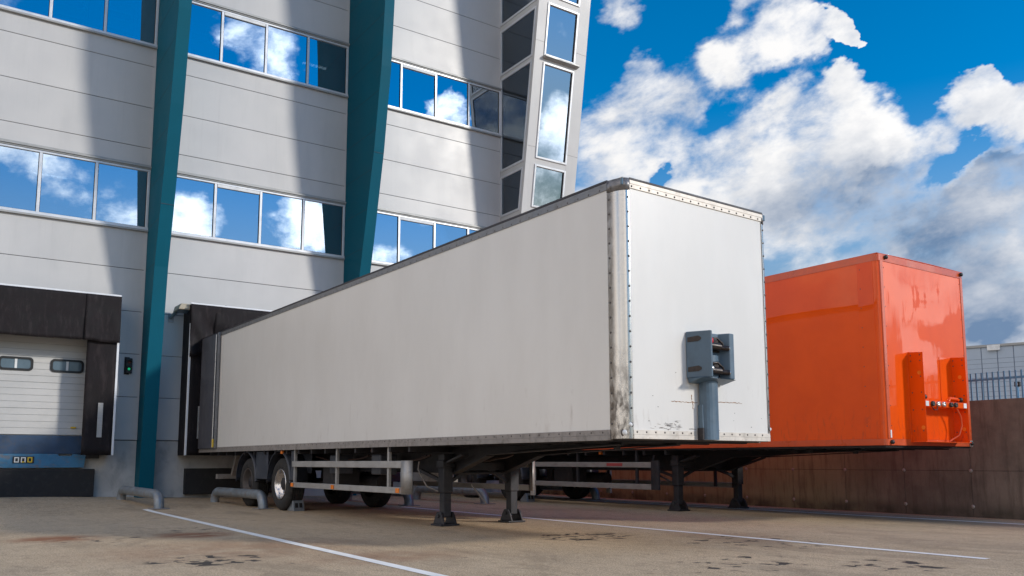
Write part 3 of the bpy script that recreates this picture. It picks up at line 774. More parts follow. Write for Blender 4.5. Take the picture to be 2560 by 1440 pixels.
def dock_shelter(cx, label, entered=False):
    # a framed fabric shelter: cx is its middle; half width 1.9
    r = thing('dock_shelter', label, 'dock shelter', (cx, YW, 0), 0, 'black fabric dock shelters')
    hw = 1.87; zb, zt = 1.14, 4.99; yf_ = -0.70
    def wob(x, z): return 0.012 * math.sin(3.1 * x + 1.3 * z) + 0.010 * math.sin(7 * z + x * 2)
    # side walls and roof of the frame
    MB().box(-hw, -hw + 0.05, yf_ + 0.03, -0.004, zb, zt).build('side_panel', 'shelter_fabric', r)
    MB().box(hw - 0.05, hw, yf_ + 0.03, -0.004, zb, zt).build('side_panel', 'shelter_fabric', r)
    MB().box(-hw + 0.051, hw - 0.051, yf_ + 0.03, -0.004, zt - 0.05, zt).build('roof_panel', 'shelter_fabric', r)
    # trims
    MB().box(-hw, hw, yf_ - 0.012, yf_ + 0.028, zt, zt + 0.045).build('top_trim', 'white_trim', r, 0.004)
    for s in (-1, 1):
        a, b = (hw - 0.045, hw + 0.004) if s > 0 else (-hw - 0.004, -hw + 0.045)
        MB().box(a, b, yf_ - 0.014, yf_ + 0.028, zb, zt - 0.50).build('edge_trim', 'white_trim', r, 0.004)
    # side curtains
    cw = 0.70
    for s in (-1, 1):
        g = []
        for i in range(25):
            z = zb + (zt - 0.25 - zb) * i / 24; row = []
            for j in range(9):
                u = j / 8; x = s * (hw - 0.046 - (cw - 0.046) * u)
                y = yf_ - 0.003 + wob(x, z) * u + 0.03 * u
                if entered: y += (0.16 * u * u if s < 0 else 0.2 * u)
                row.append((x, y, z))
            g.append(row)
        MB().sheet(g).build('side_curtain', 'shelter_fabric', r, thick=0.006)
        x = s * (hw - 0.335)
        MB().box(x - 0.055, x + 0.055, yf_ - 0.028 , yf_ - 0.018, 1.56, 2.38).build('guide_mark', 'guard_alu', r)
    # head curtain with a slack lower hem and gathered corners
    zl = 3.90
    def drop(x, u, flap):
        # a point of the head curtain, u = 0 at the frame and 1 at the hem; the corners are separate overlapping flaps
        e = hw - abs(x); left = x < 0
        z = zt - (zt - zl) * u - 0.04 * u * math.cos(x / hw * 1.4)
        y = yf_ - 0.035 - 0.02 * u + 0.012 * math.sin(5.0 * x + 2 * u) * u + 0.006 * math.sin(19 * x + 7 * u) * u
        if flap:
            q = smooth(0.25, 0.80, e)                      # 1 at the free edge of the flap
            y -= 0.012 + 0.10 * q * q * smooth(0.25, 0.9, u) * (0.6 + 0.4 * math.cos(2.4 * u))
            z -= 0.05 * u * (1 - q)
            y += 0.010 * math.sin(14 * e + 5 * u) * u
        if entered:
            if flap and left:
                # dragged inwards and down towards the top corner of the trailer
                f = smooth(0.05, 0.75, e) * smooth(0.05, 0.75, u)
                y += 0.15 * f + 0.045 * math.sin(13.0 * (e - 0.75 * u)) * u
                z -= 0.22 * u * (1 - smooth(0.0, 0.6, e))
                return (x - s_sign(x) * 0.10 * u * u * f, y, z)
            y += 0.17 * smooth(0.35, 0.9, u)
        return (x, y, z)
    def s_sign(x): return 1 if x > 0 else -1
    n = 48; xe = hw - 0.62
    MB().sheet([[drop(-xe + 2 * xe * j / n, i / 14, False) for j in range(n + 1)] for i in range(15)]).build('head_curtain', 'shelter_fabric', r, thick=0.006)
    for s in (-1, 1):
        MB().sheet([[drop(s * (hw - 0.78 * j / 18), i / 14, True) for j in range(19)] for i in range(15)]).build('corner_flap', 'shelter_fabric', r, thick=0.006)
    for k in range(6):
        x = -hw + 0.2 + k * 0.68
        MB().dome((x, yf_ + 0.01, zt + 0.045), (0, 0, 1), 0.02, 0.018).build('bolt', 'bright_metal', r)
    return r
dock_door(-4.48, 'white sectional dock door with two oval windows, closed, at the left edge')
dock_shelter(-4.30, 'black dock shelter round the closed white door at the left edge')
dock_shelter(1.08, 'black dock shelter with gathered corner that the white trailer is backed into', True)
dock_shelter(6.45, 'black dock shelter that the orange trailer is backed into, behind the white trailer', True)
dock_door(0.95, 'white sectional dock door behind the white trailer'); dock_door(6.35, 'white sectional dock door behind the orange trailer')

def leveler(cx, label):
    r = thing('dock_leveller', label, 'dock leveller', (cx, YW, 0.84), 0, 'dock levellers under the doors')
    m = MB().box(-1.5, 1.28, -0.10, -0.004, 0.33, 0.76)
    m.build('lip_plate', 'leveler_dark', r, 0.01)
    n = MB()
    n.prism([(-1.5, 0.0), (1.30, 0.0), (1.33, 0.30), (1.05, 0.33), (1.02, 0.28), (0.75, 0.28), (0.73, 0.33), (-1.5, 0.33)], 'y', -0.16, -0.004)
    n.build('front_beam', 'leveler_blue', r, 0.008)
    s = MB().box(-0.20, 0.235, -0.175, -0.161, 0.11, 0.265).build('number_plate', 'sign_black', r)
    for k, mt in enumerate((['sign_white'], ['sign_white', 'sign_yellow'], ['sign_yellow'])):
        x = -0.17 + k * 0.135; d = MB(); t = 0.022; a, b, zz, h = x, x + 0.098, 0.128, 0.12
        d.box(a, a + t, -0.180, -0.1752, zz, zz + h); d.box(b - t, b, -0.180, -0.1752, zz, zz + h); d.box(a + t, b - t, -0.180, -0.1752, zz + h - t, zz + h)
        if len(mt) > 1: d.use(1)
        d.box(a + t, b - t, -0.180, -0.1752, zz, zz + t)
        d.build('digit', mt, s)
    MB().box(1.34, 1.62, -0.20, -0.004, 0.22, 0.80).build('side_buffer', 'black_rubber', r, 0.015)
    return r
leveler(-4.27, 'blue dock leveller with digits on a black plate under the closed left door')
def bumper(cx, label):
    o = MB().box(-1.56, 1.56, -0.20, 0.0, 0.0, 0.66).build('dock_bumper', 'black_rubber', bevel=0.012, loc=(cx, YW + 0.02, 0.15))
    return tag(o, label, 'dock bumper', 'black dock bumpers')
bumper(-4.29, 'wide black rubber bumper at the foot of the left dock')
bumper(0.95, 'wide black rubber bumper in the shadow behind the white trailer')

def traffic_light():
    r = thing('dock_signal', 'small black dock signal light showing green beside the left shelter', 'signal light', (-2.07, YW, 3.38))
    MB().box(-0.075, 0.075, -0.10, -0.012, -0.19, 0.19).build('housing', 'sign_black', r, 0.015)
    MB().box(-0.10, 0.02, -0.012, -0.004, -0.22, 0.22).build('bracket', 'chassis_dark', r)
    for z, m in ((0.085, 'red_signal'), (-0.085, 'green_signal')):
        l = MB().dome((0, -0.101, z), (0, -1, 0), 0.032, 0.014, 16).build('lens', m, r, label='glowing green lens' if z < 0 else 'unlit dark red lens')
        pts = []
        for k in range(13):
            t = math.radians(180 * k / 12); pts.append((0.062 * math.cos(t), 0.062 * math.sin(t)))
        MB().sheet([[(p[0], -0.101, z + p[1]) for p in pts], [(p[0], -0.175, z + p[1] - 0.01) for p in pts]]).build('visor', 'sign_black', r, thick=0.006)
traffic_light()
def wall_lamp():
    r = thing('wall_floodlight', 'cream dock floodlight on a wall bracket right of the first teal fin', 'floodlight', (-1.02, YW, 4.74))
    MB().box(-0.16, -0.02, -0.02, -0.004, -0.16, 0.06).build('base_plate', 'galvanised', r, 0.004)
    MB().tube([(-0.09, -0.02, -0.03), (-0.09, -0.14, -0.02), (-0.02, -0.26, 0.08)], 0.05, 10).build('arm', 'galvanised', r)
    h = MB().hexa([(-0.10, -0.22, 0.06), (0.26, -0.30, 0.06), (0.30, -0.60, 0.12), (-0.04, -0.58, 0.12), (-0.06, -0.22, 0.22), (0.20, -0.26, 0.22), (0.26, -0.60, 0.27), (0.02, -0.58, 0.27)])
    h.build('housing', 'lamp_cream', r, 0.015)
    MB().add([(-0.06, -0.25, 0.058), (0.23, -0.31, 0.058), (0.27, -0.57, 0.110), (-0.02, -0.55, 0.110)], [(3, 2, 1, 0)]).build('lens', 'lens_grey', r)
wall_lamp()

# ------------------------------------------------------------------ retaining wall, fence and the far warehouse
def retaining():
    r = thing('retaining_wall', 'stained brown concrete retaining wall right of the orange trailer', 'wall', (9.90, 0, 0))
    m = MB(); g = 0.003
    ys = [-14.36 + 1.32 * i for i in range(24)]; ys[-1] = 15.9
    for a, b in zip(ys, ys[1:]):
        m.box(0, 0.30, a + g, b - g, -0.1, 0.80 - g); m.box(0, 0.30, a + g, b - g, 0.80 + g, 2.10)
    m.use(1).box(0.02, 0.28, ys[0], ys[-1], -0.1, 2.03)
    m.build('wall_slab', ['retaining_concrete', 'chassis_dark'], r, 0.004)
    for y in ys[4:-1]:
        for z in (0.80, 0.14):
            MB().lathe([(-0.004, 0.0), (-0.004, 0.035), (0.003, 0.035)], (0, y, z), 'x', 14).build('tie_plug', 'trim_grey', r)
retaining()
def fence():
    r = thing('palisade_fence', 'blue grey palisade fence on top of the concrete retaining wall', 'fence', (10.05, 0, 2.10))
    MB().box(0.0, 0.04, -6, 5, 0.37, 0.41).build('rail', 'fence_blue', r)
    p = None
    for i in range(70):
        y = -3.0 + 0.101 * i
        if p is None: p = MB().box(-0.013, -0.001, -0.014, 0.014, 0.0, 0.52).build('picket', 'fence_blue', r, loc=(0, y, 0))
        else:
            q = p.copy(); C.objects.link(q); q.parent = r; q.location = (0, y, 0)
fence()
def warehouse():
    d = Vector((1.283, -3.811, 0)).normalized(); ang = math.atan2(d.y, d.x)
    r = thing('far_warehouse', 'pale blue panelled warehouse beyond the palisade fence', 'building', (67.58, 30.70, 0), ang)
    m = MB(); x0, x1 = -16, 26
    n = 35; w = (x1 - x0) / n
    for i in range(n):
        m.box(x0 + i * w + 0.035, x0 + (i + 1) * w - 0.035, 0, 0.2, -1, 10.6)
    m.use(1).box(x0, x1, 0.03, 18, -1, 10.6)
    for k in range(24): m.box(x0, x1, -0.012, 0.03, 0.4 + k * 0.40, 0.425 + k * 0.40)
    m.build('wall', ['warehouse_blue', 'warehouse_seam'], r)
    MB().box(x0 - 0.2, x1 + 0.2, -0.12, 18.2, 10.62, 10.82).build('roof_edge', 'trim_grey', r)
    MB().box(1.3, 2.25, -0.3, 0.1, 10.3, 10.75).build('gutter_box', 'blind_white', r)
    l = thing('security_light', 'small dark floodlight behind the palisade pickets', 'floodlight', (10.25, 0.72, 2.34))
    MB().box(0.0, 0.06, -0.045, 0.05, -0.005, 0.085).build('housing', 'sign_black', l, 0.008)
    MB().box(-0.005, -0.0005, -0.02, 0.03, 0.015, 0.065).build('lens', 'lamp_cream', l)
    MB().box(0.02, 0.04, -0.01, 0.01, -0.23, -0.005).build('post', 'fence_blue', l)
warehouse()

# ------------------------------------------------------------------ trailer running gear (local frame: x across, y to the rear, z from the ground)
def wheel(root, xo, side, y, z0, shiny, R=0.53, wd=0.36):
    # xo: outer face; side +1 when the outer face looks towards -x
    s = side
    c = (0, 0, 0)
    hub = MB().lathe([(s * 0.06, 0.0), (s * 0.06, 0.09), (s * 0.10, 0.14), (s * 0.16, 0.15), (s * 0.18, 0.20)], c, 'x', 20)
    for k in range(10):
        t = 2 * math.pi * k / 10
        hub.tube([(s * 0.15, 0.175 * math.cos(t), 0.175 * math.sin(t)), (s * 0.11, 0.175 * math.cos(t), 0.175 * math.sin(t))], 0.016, 6)
    w = hub.build('wheel', 'chassis_dark', root, loc=(xo, y, z0 + R))
    r = MB().lathe([(s * 0.17, 0.12), (s * 0.18, 0.235), (s * 0.07, 0.255), (s * 0.05, 0.27), (s * 0.02, 0.285), (s * 0.005, 0.305), (s * 0.02, 0.312), (s * 0.05, 0.30), (s * wd, 0.30)], c, 'x', 40)
    r.build('rim', 'rim_chrome' if shiny else 'rim_dirty', w)
    t = MB(); prof = [(0.03, 0.31), (0.008, 0.34), (0.0, 0.41), (0.012, 0.475), (0.045, R - 0.012), (0.07, R)]
    for k in range(5):
        a = 0.08 + (wd - 0.16) * k / 5; b = 0.08 + (wd - 0.16) * (k + 1) / 5
        prof += [(a, R), (b - 0.018, R), (b - 0.016, R - 0.014), (b - 0.004, R - 0.014), (b - 0.002, R)]
    prof += [(wd - 0.07, R), (wd - 0.045, R - 0.012), (wd - 0.012, 0.475), (wd, 0.41), (wd - 0.008, 0.34), (wd - 0.03, 0.31)]
    t.lathe([(s * a, q) for a, q in prof], c, 'x', 56)
    t.build('tyre', 'tyre', w)
    return w
def mudguard(root, x0, x1, y, zc, r, mat='mudguard'):
    a = [-5 + 190 * k / 22 for k in range(23)]
    g0 = [(y + r * math.cos(math.radians(t)), zc + r * math.sin(math.radians(t))) for t in a]
    g0 = [(y + r, zc - 0.0)] + g0 + [(y - r, zc - 0.0)]
    grid = [[(x0, p, q), (x0, p * 1.0 + (p - y) * 0.035, q + 0.012), (x0 + 0.03, p + (p - y) * 0.045, q + 0.02), (x1, p + (p - y) * 0.045, q + 0.02)] for p, q in g0]
    return MB().sheet(grid).build('mudguard', mat, root, thick=0.008)
def landing_leg(root, x, y, z0, ztop):
    l = MB().box(x - 0.085, x + 0.085, y - 0.085, y + 0.085, z0 + 0.50, ztop).box(x - 0.068, x + 0.068, y - 0.068, y + 0.068, z0 + 0.13, z0 + 0.50)
    l.box(x - 0.11, x + 0.11, y - 0.10, y + 0.10, ztop - 0.22, ztop - 0.10)
    lo = l.build('landing_leg', 'leg_dark', root, 0.012)
    f = MB().box(x - 0.17, x + 0.17, y - 0.15, y + 0.15, z0 + 0.004, z0 + 0.03)
    f.prism([(y - 0.16, z0 + 0.03), (y + 0.16, z0 + 0.03), (y + 0.10, z0 + 0.15), (y + 0.05, z0 + 0.21), (y - 0.05, z0 + 0.21), (y - 0.10, z0 + 0.15)], 'x', x - 0.12, x - 0.09)
    f.prism([(y - 0.16, z0 + 0.03), (y + 0.16, z0 + 0.03), (y + 0.10, z0 + 0.15), (y + 0.05, z0 + 0.21), (y - 0.05, z0 + 0.21), (y - 0.10, z0 + 0.15)], 'x', x + 0.09, x + 0.12)
    f.tube([(x - 0.14, y, z0 + 0.15), (x + 0.14, y, z0 + 0.15)], 0.028, 10)
    f.build('foot', 'leg_dark', lo, 0.006)
    return lo
def chassis(root, yl, ya, L, zt, zo=lambda y: 0.0):
    m = MB()
    for x in (0.80, 1.75):
        # deep beam at the rear that tapers into the shallow neck in front of the legs
        for a, b in ((-0.006, 0.006),):
            m.prism([(0.9, zt - 0.03), (yl - 2.0, zt - 0.07), (yl - 0.9, zt - 0.14), (yl - 0.1, zt - 0.40), (L - 0.4, zt - 0.40), (L - 0.4, zt), (0.9, zt)], 'x', x - 0.006, x + 0.006)
        m.box(x - 0.07, x + 0.07, yl - 0.1, L - 0.4, zt - 0.42, zt - 0.40)
        m.bar((x, yl - 0.1, zt - 0.41), (x, yl - 1.0, zt - 0.15), 0.14, 0.02); m.bar((x, 0.9, zt - 0.035), (x, yl - 1.0, zt - 0.14), 0.14, 0.014)
    y = 0.4
    while y < L - 0.3:
        h = 0.09 if y > yl - 0.4 else 0.022
        m.box(0.04, 2.51, y, y + 0.06, zt - h, zt - 0.004); y += 0.62
    m.lathe([(0, 0.0), (0, 0.045), (0.06, 0.045), (0.06, 0.028), (0.09, 0.028)], (1.0, 1.2, zt - 0.09), 'z', 14)
    for y in ya:
        o = -0.0 + zo(y)
        m.tube([(0.35, y, o + 0.53), (2.2, y, o + 0.53)], 0.075, 14)
        for x in (0.80, 1.75):
            m.prism([(y - 0.95, zt - 0.40), (y - 0.70, zt - 0.40), (y - 0.72, o + 0.52), (y - 0.90, o + 0.52)], 'x', x - 0.05, x + 0.05)
            m.bar((x, y - 0.82, o + 0.58), (x, y + 0.45, o + 0.45), 0.09, 0.06)
            m.lathe([(0, 0.0), (0, 0.13), (0.10, 0.14), (0.2, 0.13), (0.30, 0.10)], (x, y + 0.38, o + 0.48), 'z', 14)
    m.tube([(1.1, ya[0] - 2.6, zt - 0.62), (1.1, ya[0] - 1.3, zt - 0.62)], 0.14, 16)
    m.box(0.38, 0.80, ya[0] - 2.2, ya[0] - 1.5, zt - 0.70, zt - 0.25)
    # legs' cross tie and braces
    return m.build('chassis', 'chassis_dark', root)
def leg_braces(root, xa, xb, y, zt, z0=0.0):
    m = MB()
    m.bar((xa, y, zt - 0.32), (xb, y, zt - 0.32), 0.10, 0.12)
    m.bar((xa + 0.02, y + 0.02, z0 + 0.62), ((xa + xb) / 2 - 0.1, y + 0.02, zt - 0.30), 0.05, 0.05); m.bar((xb - 0.02, y + 0.02, z0 + 0.62), ((xa + xb) / 2 + 0.1, y + 0.02, zt - 0.30), 0.05, 0.05)
    for x in (xa, xb):
        m.bar((x, y + 0.04, z0 + 0.66), (x, y + 0.85, zt - 0.36), 0.05, 0.05)
        m.bar((x, y - 0.04, z0 + 0.95), (x, y - 0.55, zt - 0.14), 0.12, 0.03)
    m.tube([(xa, y, z0 + 0.80), (xb, y, z0 + 0.80)], 0.022, 10)
    return m.build('leg_brace', 'leg_dark', root)

# ------------------------------------------------------------------ the white trailer
def rail_with_rivets(p0, p1, nrm, step, r=0.011, start=0.1):
    p0 = Vector(p0); p1 = Vector(p1); L = (p1 - p0).length; d = (p1 - p0) / L; out = []
    s = start
    while s < L - 0.05: out.append((p0 + d * s, nrm)); s += step
    return out
def white_trailer():
    r = thing('box_trailer', 'white box semi trailer with riveted aluminium corner posts, parked without its tractor', 'trailer', (0, 0, 0), 0.028)
    W, L, zb, zt = 2.55, 15.48, 1.22, 4.12
    # panels
    MB().box(0.004, 0.06, 0.20, L - 0.03, zb + 0.10, zt - 0.09).build('side_panel', 'white_body', r)
    MB().box(W - 0.06, W - 0.004, 0.20, L - 0.03, zb + 0.10, zt - 0.09).build('side_panel', 'white_body', r)
    MB().box(0.10, W - 0.09, 0.006, 0.07, zb + 0.095, zt - 0.09).build('front_panel', 'white_body', r)
    MB().box(0.03, W - 0.03, 0.08, L - 0.05, zb + 0.0, zb + 0.05).build('floor', 'chassis_dark', r)
    g = []
    for i in range(5):
        x = 0.03 + (W - 0.06) * i / 4; g.append([(x, 0.02, zt + 0.008 + 0.02 * math.sin(math.pi * i / 4)), (x, L - 0.02, zt + 0.008 + 0.02 * math.sin(math.pi * i / 4))])
    MB().sheet(g).build('roof', 'white_grp', r, thick=0.01)
    e = MB(); e.box(-0.006, 0.03, 0.23, L, zt - 0.008, zt + 0.022); e.box(0.12, W - 0.10, -0.012, 0.03, zt - 0.012, zt + 0.014); e.box(W - 0.03, W + 0.006, 0.2, L, zt - 0.008, zt + 0.022)
    pts = [(0.115 * (1 - math.cos(t)) * 1.0, 0.23 * (1 - math.sin(t))) for t in [math.pi / 2 * k / 8 for k in range(9)]]
    e.build('roof_edge', 'roof_edge', r, 0.004)
    # corner posts: quarter ellipses that run from the side flange to the front flange
    def post(left):
        a, b = 0.112, 0.225
        xs = lambda x: x if left else W - x
        prof = [(0.0, b + 0.012), (0.0, b)]
        for k in range(1, 12):
            t = math.pi / 2 * k / 12
            prof.append((a - a * math.cos(t), b - b * math.sin(t)))
        prof += [(a, 0.0), (a + 0.012, 0.0)]
        m = MB()
        z0, z1 = zb + 0.005, zt - 0.135
        g = [[(xs(x) + (-0.003 if left else 0.003), y - 0.003, z0 + (z1 - z0) * i / 8) for x, y in prof] for i in range(9)]
        if left: g = [row[::-1] for row in g]
        m.sheet(g)
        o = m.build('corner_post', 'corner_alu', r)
        rv = MB(); n = 16
        for i in range(n):
            z = z0 + 0.16 + (z1 - z0 - 0.24) * i / (n - 1)
            rv.dome((xs(0) + (-0.003 if left else 0.003), b - 0.022, z), (-1 if left else 1, 0, 0), 0.013, 0.008)
            rv.dome((xs(a - 0.016), -0.003, z), (0, -1, 0), 0.013, 0.008)
        rv.build('rivets', 'rivet_dark', o)
        # cast corner at the top
        c = MB(); z0, z1 = zt - 0.132, zt + 0.004
        prof2 = [(x - 0.006, y - 0.006) for x, y in prof]
        g = [[(xs(x), y, z) for x, y in prof2] for z in (z0, z1)]
        if left: g = [row[::-1] for row in g]
        c.sheet(g); n = len(prof2)
        co = c.build('corner_casting', 'cast_corner', r, thick=0.006)
        lm = MB().box(0.030, 0.075, 0.02, 0.07, zt - 0.075, zt + 0.005) if left else MB().box(W - 0.085, W - 0.035, 0.0, 0.05, zt - 0.085, zt - 0.008)
        lm.build('marker_lamp', 'lens_grey', co, 0.006)
        # round lamps let into the foot of the post
        lx = xs(0.045 if left else 0.03)
        for z, rr in ((zb + 0.07, 0.052), (zb + 0.155, 0.036)):
            x_, y_ = (xs(0.052), 0.055) if z < zb + 0.1 else (xs(0.088), 0.012)
            ax = Vector((-0.55 if left else 0.55, -0.83, 0)).normalized()
            lo = MB().dome((x_, y_, z), ax, rr, 0.012, 16).build('lamp_ring', 'rivet_dark', co if False else o)
            MB().dome(Vector((x_, y_, z)) + ax * 0.006, ax, rr * 0.68, 0.022, 16).build('lamp', 'blind_white', o)
        return o
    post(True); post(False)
    # rails
    t = MB().box(-0.003, 0.03, 0.235, L, zt - 0.052, zt - 0.010).box(-0.006, 0.03, 0.235, L, zt - 0.095, zt - 0.054)
    t.use(1)
    for p, n in rail_with_rivets((-0.006, 0.25, zt - 0.074), (-0.006, L, zt - 0.074), (-1, 0, 0), 0.19): t.dome(p, n, 0.011, 0.006)
    t.build('top_rail', ['rail_grey', 'rivet_dark'], r, label='grey riveted side rail under the roof')
    t = MB().box(0.122, W - 0.10, -0.006, 0.05, zt - 0.104, zt - 0.056).box(0.122, W - 0.10, -0.010, 0.05, zt - 0.054, zt - 0.014)
    t.use(1)
    for p, n in rail_with_rivets((0.122, -0.006, zt - 0.082), (W - 0.1, -0.006, zt - 0.082), (0, -1, 0), 0.138, start=0.03): t.dome(p, n, 0.013, 0.008)
    t.build('top_rail', ['rail_cream', 'rivet_dark'], r, label='cream riveted front rail under the roof')
    t = MB().box(-0.008, 0.03, 0.23, L, zb + 0.045, zb + 0.105).box(-0.014, 0.03, 0.23, L, zb - 0.01, zb + 0.043)
    t.use(1)
    for p, n in rail_with_rivets((-0.008, 0.25, zb + 0.077), (-0.008, L, zb + 0.077), (-1, 0, 0), 0.19): t.dome(p, n, 0.011, 0.006)
    t.build('bottom_rail', ['rail_dirty', 'rivet_dark'], r)
    t = MB().box(0.122, W - 0.10, -0.006, 0.05, zb + 0.052, zb + 0.100).box(0.122, W - 0.10, -0.010, 0.05, zb + 0.004, zb + 0.050)
    t.use(1)
    for p, n in rail_with_rivets((0.122, -0.006, zb + 0.077), (W - 0.1, -0.006, zb + 0.077), (0, -1, 0), 0.142, start=0.05): t.dome(p, n, 0.012, 0.007)
    t.build('bottom_rail', ['rail_cream', 'rivet_dark'], r, label='cream riveted rail along the foot of the front panel')
    MB().box(W - 0.03, W + 0.010, 0.23, L, zb - 0.01, zb + 0.10).build('bottom_rail', 'rail_dirty', r)
    MB().box(W - 0.03, W + 0.005, 0.235, L, zt - 0.095, zt - 0.010).build('top_rail', 'rail_grey', r)
    # rear door folded flat along the side
    d = MB().box(-0.060, -0.020, 14.10, 15.42, zb + 0.08, zt - 0.03).build('rear_door', 'rear_door_grey', r, 0.008, label='dark rear door folded back against the side')
    MB().box(-0.070, -0.016, 14.05, 14.098, zb + 0.07, zt - 0.02).build('door_seal', 'rail_grey', d, 0.006)
    MB().tube([(-0.085, 14.16, zb + 0.10), (-0.085, 14.16, zt - 0.06)], 0.014, 8).build('lock_rod', 'aluminium', d)
    MB().box(-0.095, -0.060, 14.12, 14.20, zb + 0.10, zb + 0.30).build('latch', 'sign_yellow', d, 0.01)
    MB().box(0.0, W, L - 0.028, L, zb, zt).build('rear_frame', 'rear_door_grey', r)
    # coupling box on its column
    b = MB()
    D = 0.27; z0, z1 = 1.925, 2.465
    b.prism([(0.972, 0.0), (1.10, -D), (1.125, -D), (1.155, -0.10), (1.42, -0.10), (1.48, -D + 0.05), (1.56, -D + 0.05), (1.60, 0.0)], 'z', z0, z1)
    bo = b.build('coupling_box', 'coupling_grey', r, 0.012)
    MB().hexa([(1.0, -0.02, z0 - 0.055), (1.58, -0.02, z0 - 0.055), (1.58, -0.01, z0 - 0.055), (1.0, -0.01, z0 - 0.055), (0.985, -0.24, z0 - 0.002), (1.59, -0.22, z0 - 0.002), (1.59, -0.005, z0 - 0.002), (0.98, -0.005, z0 - 0.002)]).build('lower_cheek', 'coupling_grey', bo, 0.01)
    g = []
    for i in range(9):
        u = i / 8; x = 1.165 + 0.25 * u; g.append([(x, -0.105 - 0.05 * math.sin(math.pi * u), z) for z in (2.11, 2.20)])
    MB().sheet([row[::-1] for row in g]).build('saddle', 'coupling_grey', bo)
    MB().sheet([[(p[0], p[1], p[2] - 0.18) for p in row[::-1]] for row in g]).build('saddle', 'coupling_grey', bo)
    for zc, top in ((2.315, True), (2.03, False)):
        rec = MB().box(1.16, 1.44, -0.112, -0.101, zc - 0.075, zc + 0.075)
        ro = rec.build('coupling_recess', 'coupling_dark', bo, 0.02)
        k = MB().tube([(1.20, -0.16, zc - 0.01), (1.34, -0.19, zc - 0.02)], 0.042, 12).tube([(1.30, -0.13, zc - 0.02), (1.46, -0.22, zc - 0.03)], 0.030, 12)
        k.tube([(1.18, -0.12, zc + 0.02), (1.24, -0.16, zc + 0.075), (1.33, -0.16, zc + 0.085), (1.41, -0.17, zc + 0.03), (1.43, -0.17, zc - 0.04)], 0.014, 8)
        k.build('air_coupling', 'coupling_dark', ro)
        MB().dome((1.46, -0.22, zc - 0.03), Vector((0.87, -0.48, 0)), 0.026, 0.02, 12).build('metal_tip', 'bright_metal', ro)
        if top: MB().dome((1.185, -0.19, zc + 0.045), (0, -1, 0), 0.042, 0.03, 14).build('red_cap', 'red_cap', ro)
        else: MB().dome((1.20, -0.19, zc + 0.01), (0, -1, 0), 0.036, 0.02, 12).build('metal_cap', 'bright_metal', ro)
    for zc in (2.375, 2.03):      # moulded grips on the cheek
        s = MB()
        dx, dy = (1.10 - 0.972), -D
        pt = lambda u, z: (0.972 + dx * u - 0.004, dy * u - 0.002, z)
        out = [(0.08, zc - 0.035), (0.5, zc - 0.03), (0.62, zc - 0.01), (0.62, zc + 0.015), (0.5, zc + 0.035), (0.08, zc + 0.02)]
        s.add([pt(*q) for q in out], [tuple(range(6))[::-1]]); s.build('grip_recess', 'coupling_dark', bo)
    c = MB(); pr = []
    for k in range(11):
        t = math.pi * k / 10; pr.append((1.285 - 0.125 * math.cos(t), -0.02 - 0.125 * math.sin(t) ** 0.7))
    c.prism(pr, 'z', zb + 0.005, z0 - 0.01)
    c.box(1.145, 1.162, -0.075, -0.008, zb + 0.005, z0 - 0.3)
    c.build('column', 'coupling_grey', r)
    MB().box(1.125, 1.155, -0.09, -0.011, zb + 0.0, zb + 0.14).build('column_bracket', 'chassis_dark', r, 0.004)
    # rust crack and scuffs on the front panel
    def ribbon(m, pts, w):
        g = []
        for i, (x, z) in enumerate(pts):
            h = w * (0.4 + 0.8 * random.random()) * (0.5 if i in (0, len(pts) - 1) else 1)
            g.append([(x, 0.0045, z - h), (x, 0.0045, z + h)])
        m.sheet(g, False)
    m = MB()
    def walk(xa, xb, z, n, j): return [(xa + (xb - xa) * i / n, z + random.uniform(-j, j)) for i in range(n + 1)]
    ribbon(m, walk(0.72, 1.16, 1.655, 16, 0.008), 0.0045); ribbon(m, walk(1.41, 1.95, 1.675, 18, 0.006), 0.004)
    for xa, z1, z2 in ((1.06, 1.66, 1.74), (1.075, 1.655, 1.57)):
        m.sheet([[(xa + random.uniform(-.006, .006) - 0.003, 0.0045, z1 + (z2 - z1) * i / 6), (xa + random.uniform(-.006, .006) + 0.004, 0.0045, z1 + (z2 - z1) * i / 6)] for i in range(7)], False)
    m.build('rust_crack', 'rust', r)
    m = MB()
    for i in range(46):
        x = random.gauss(0.68, 0.10); z = 1.375 + random.gauss(0, 0.03) + (x - 0.68) * 0.12; l = random.uniform(0.008, 0.04); s = random.uniform(-0.35, 0.2)
        if z < 1.325: z = 1.33 + random.random() * 0.02
        ribbon(m, [(x, z), (x + l, z + l * s * 0.5), (x + 2 * l, z + l * s)], random.uniform(0.0015, 0.004))
    for x, z, l in ((1.00, 1.345, 0.12), (1.45, 1.338, 0.08), (1.80, 1.55, 0.012), (1.78, 1.46, 0.01), (0.50, 1.58, 0.02), (0.42, 1.70, 0.02), (0.80, 1.98, 0.012), (0.35, 1.42, 0.03), (2.1, 1.39, 0.02), (2.3, 1.50, 0.02)):
        ribbon(m, [(x, z), (x + l * 0.4, z + 0.003), (x + l, z)], 0.005)
    m.build('scuff_marks', 'scuff', r)
    # running gear
    ya = (10.2, 12.15)
    chassis(r, 4.7, ya, L, zb)
    for i, y in enumerate(ya):
        wheel(r, 0.10, 1, y, 0.0, i == 0); wheel(r, 2.45, -1, y, 0.0, False)
        mudguard(r, 0.06, 0.44, y, 0.585, 0.60)
        mudguard(r, 2.49, 2.11, y, 0.585, 0.60)
    mp = MB().box(0.075, 0.085, 10.82, 11.53, 0.62, 1.19).box(0.075, 0.085, 9.38, 9.55, 0.62, 1.19).box(0.44, 0.45, 9.4, 12.9, 0.75, 1.19).box(0.44, 0.45, 12.79, 13.1, 0.70, 1.19)
    mp.build('guard_plate', 'mudguard', r)
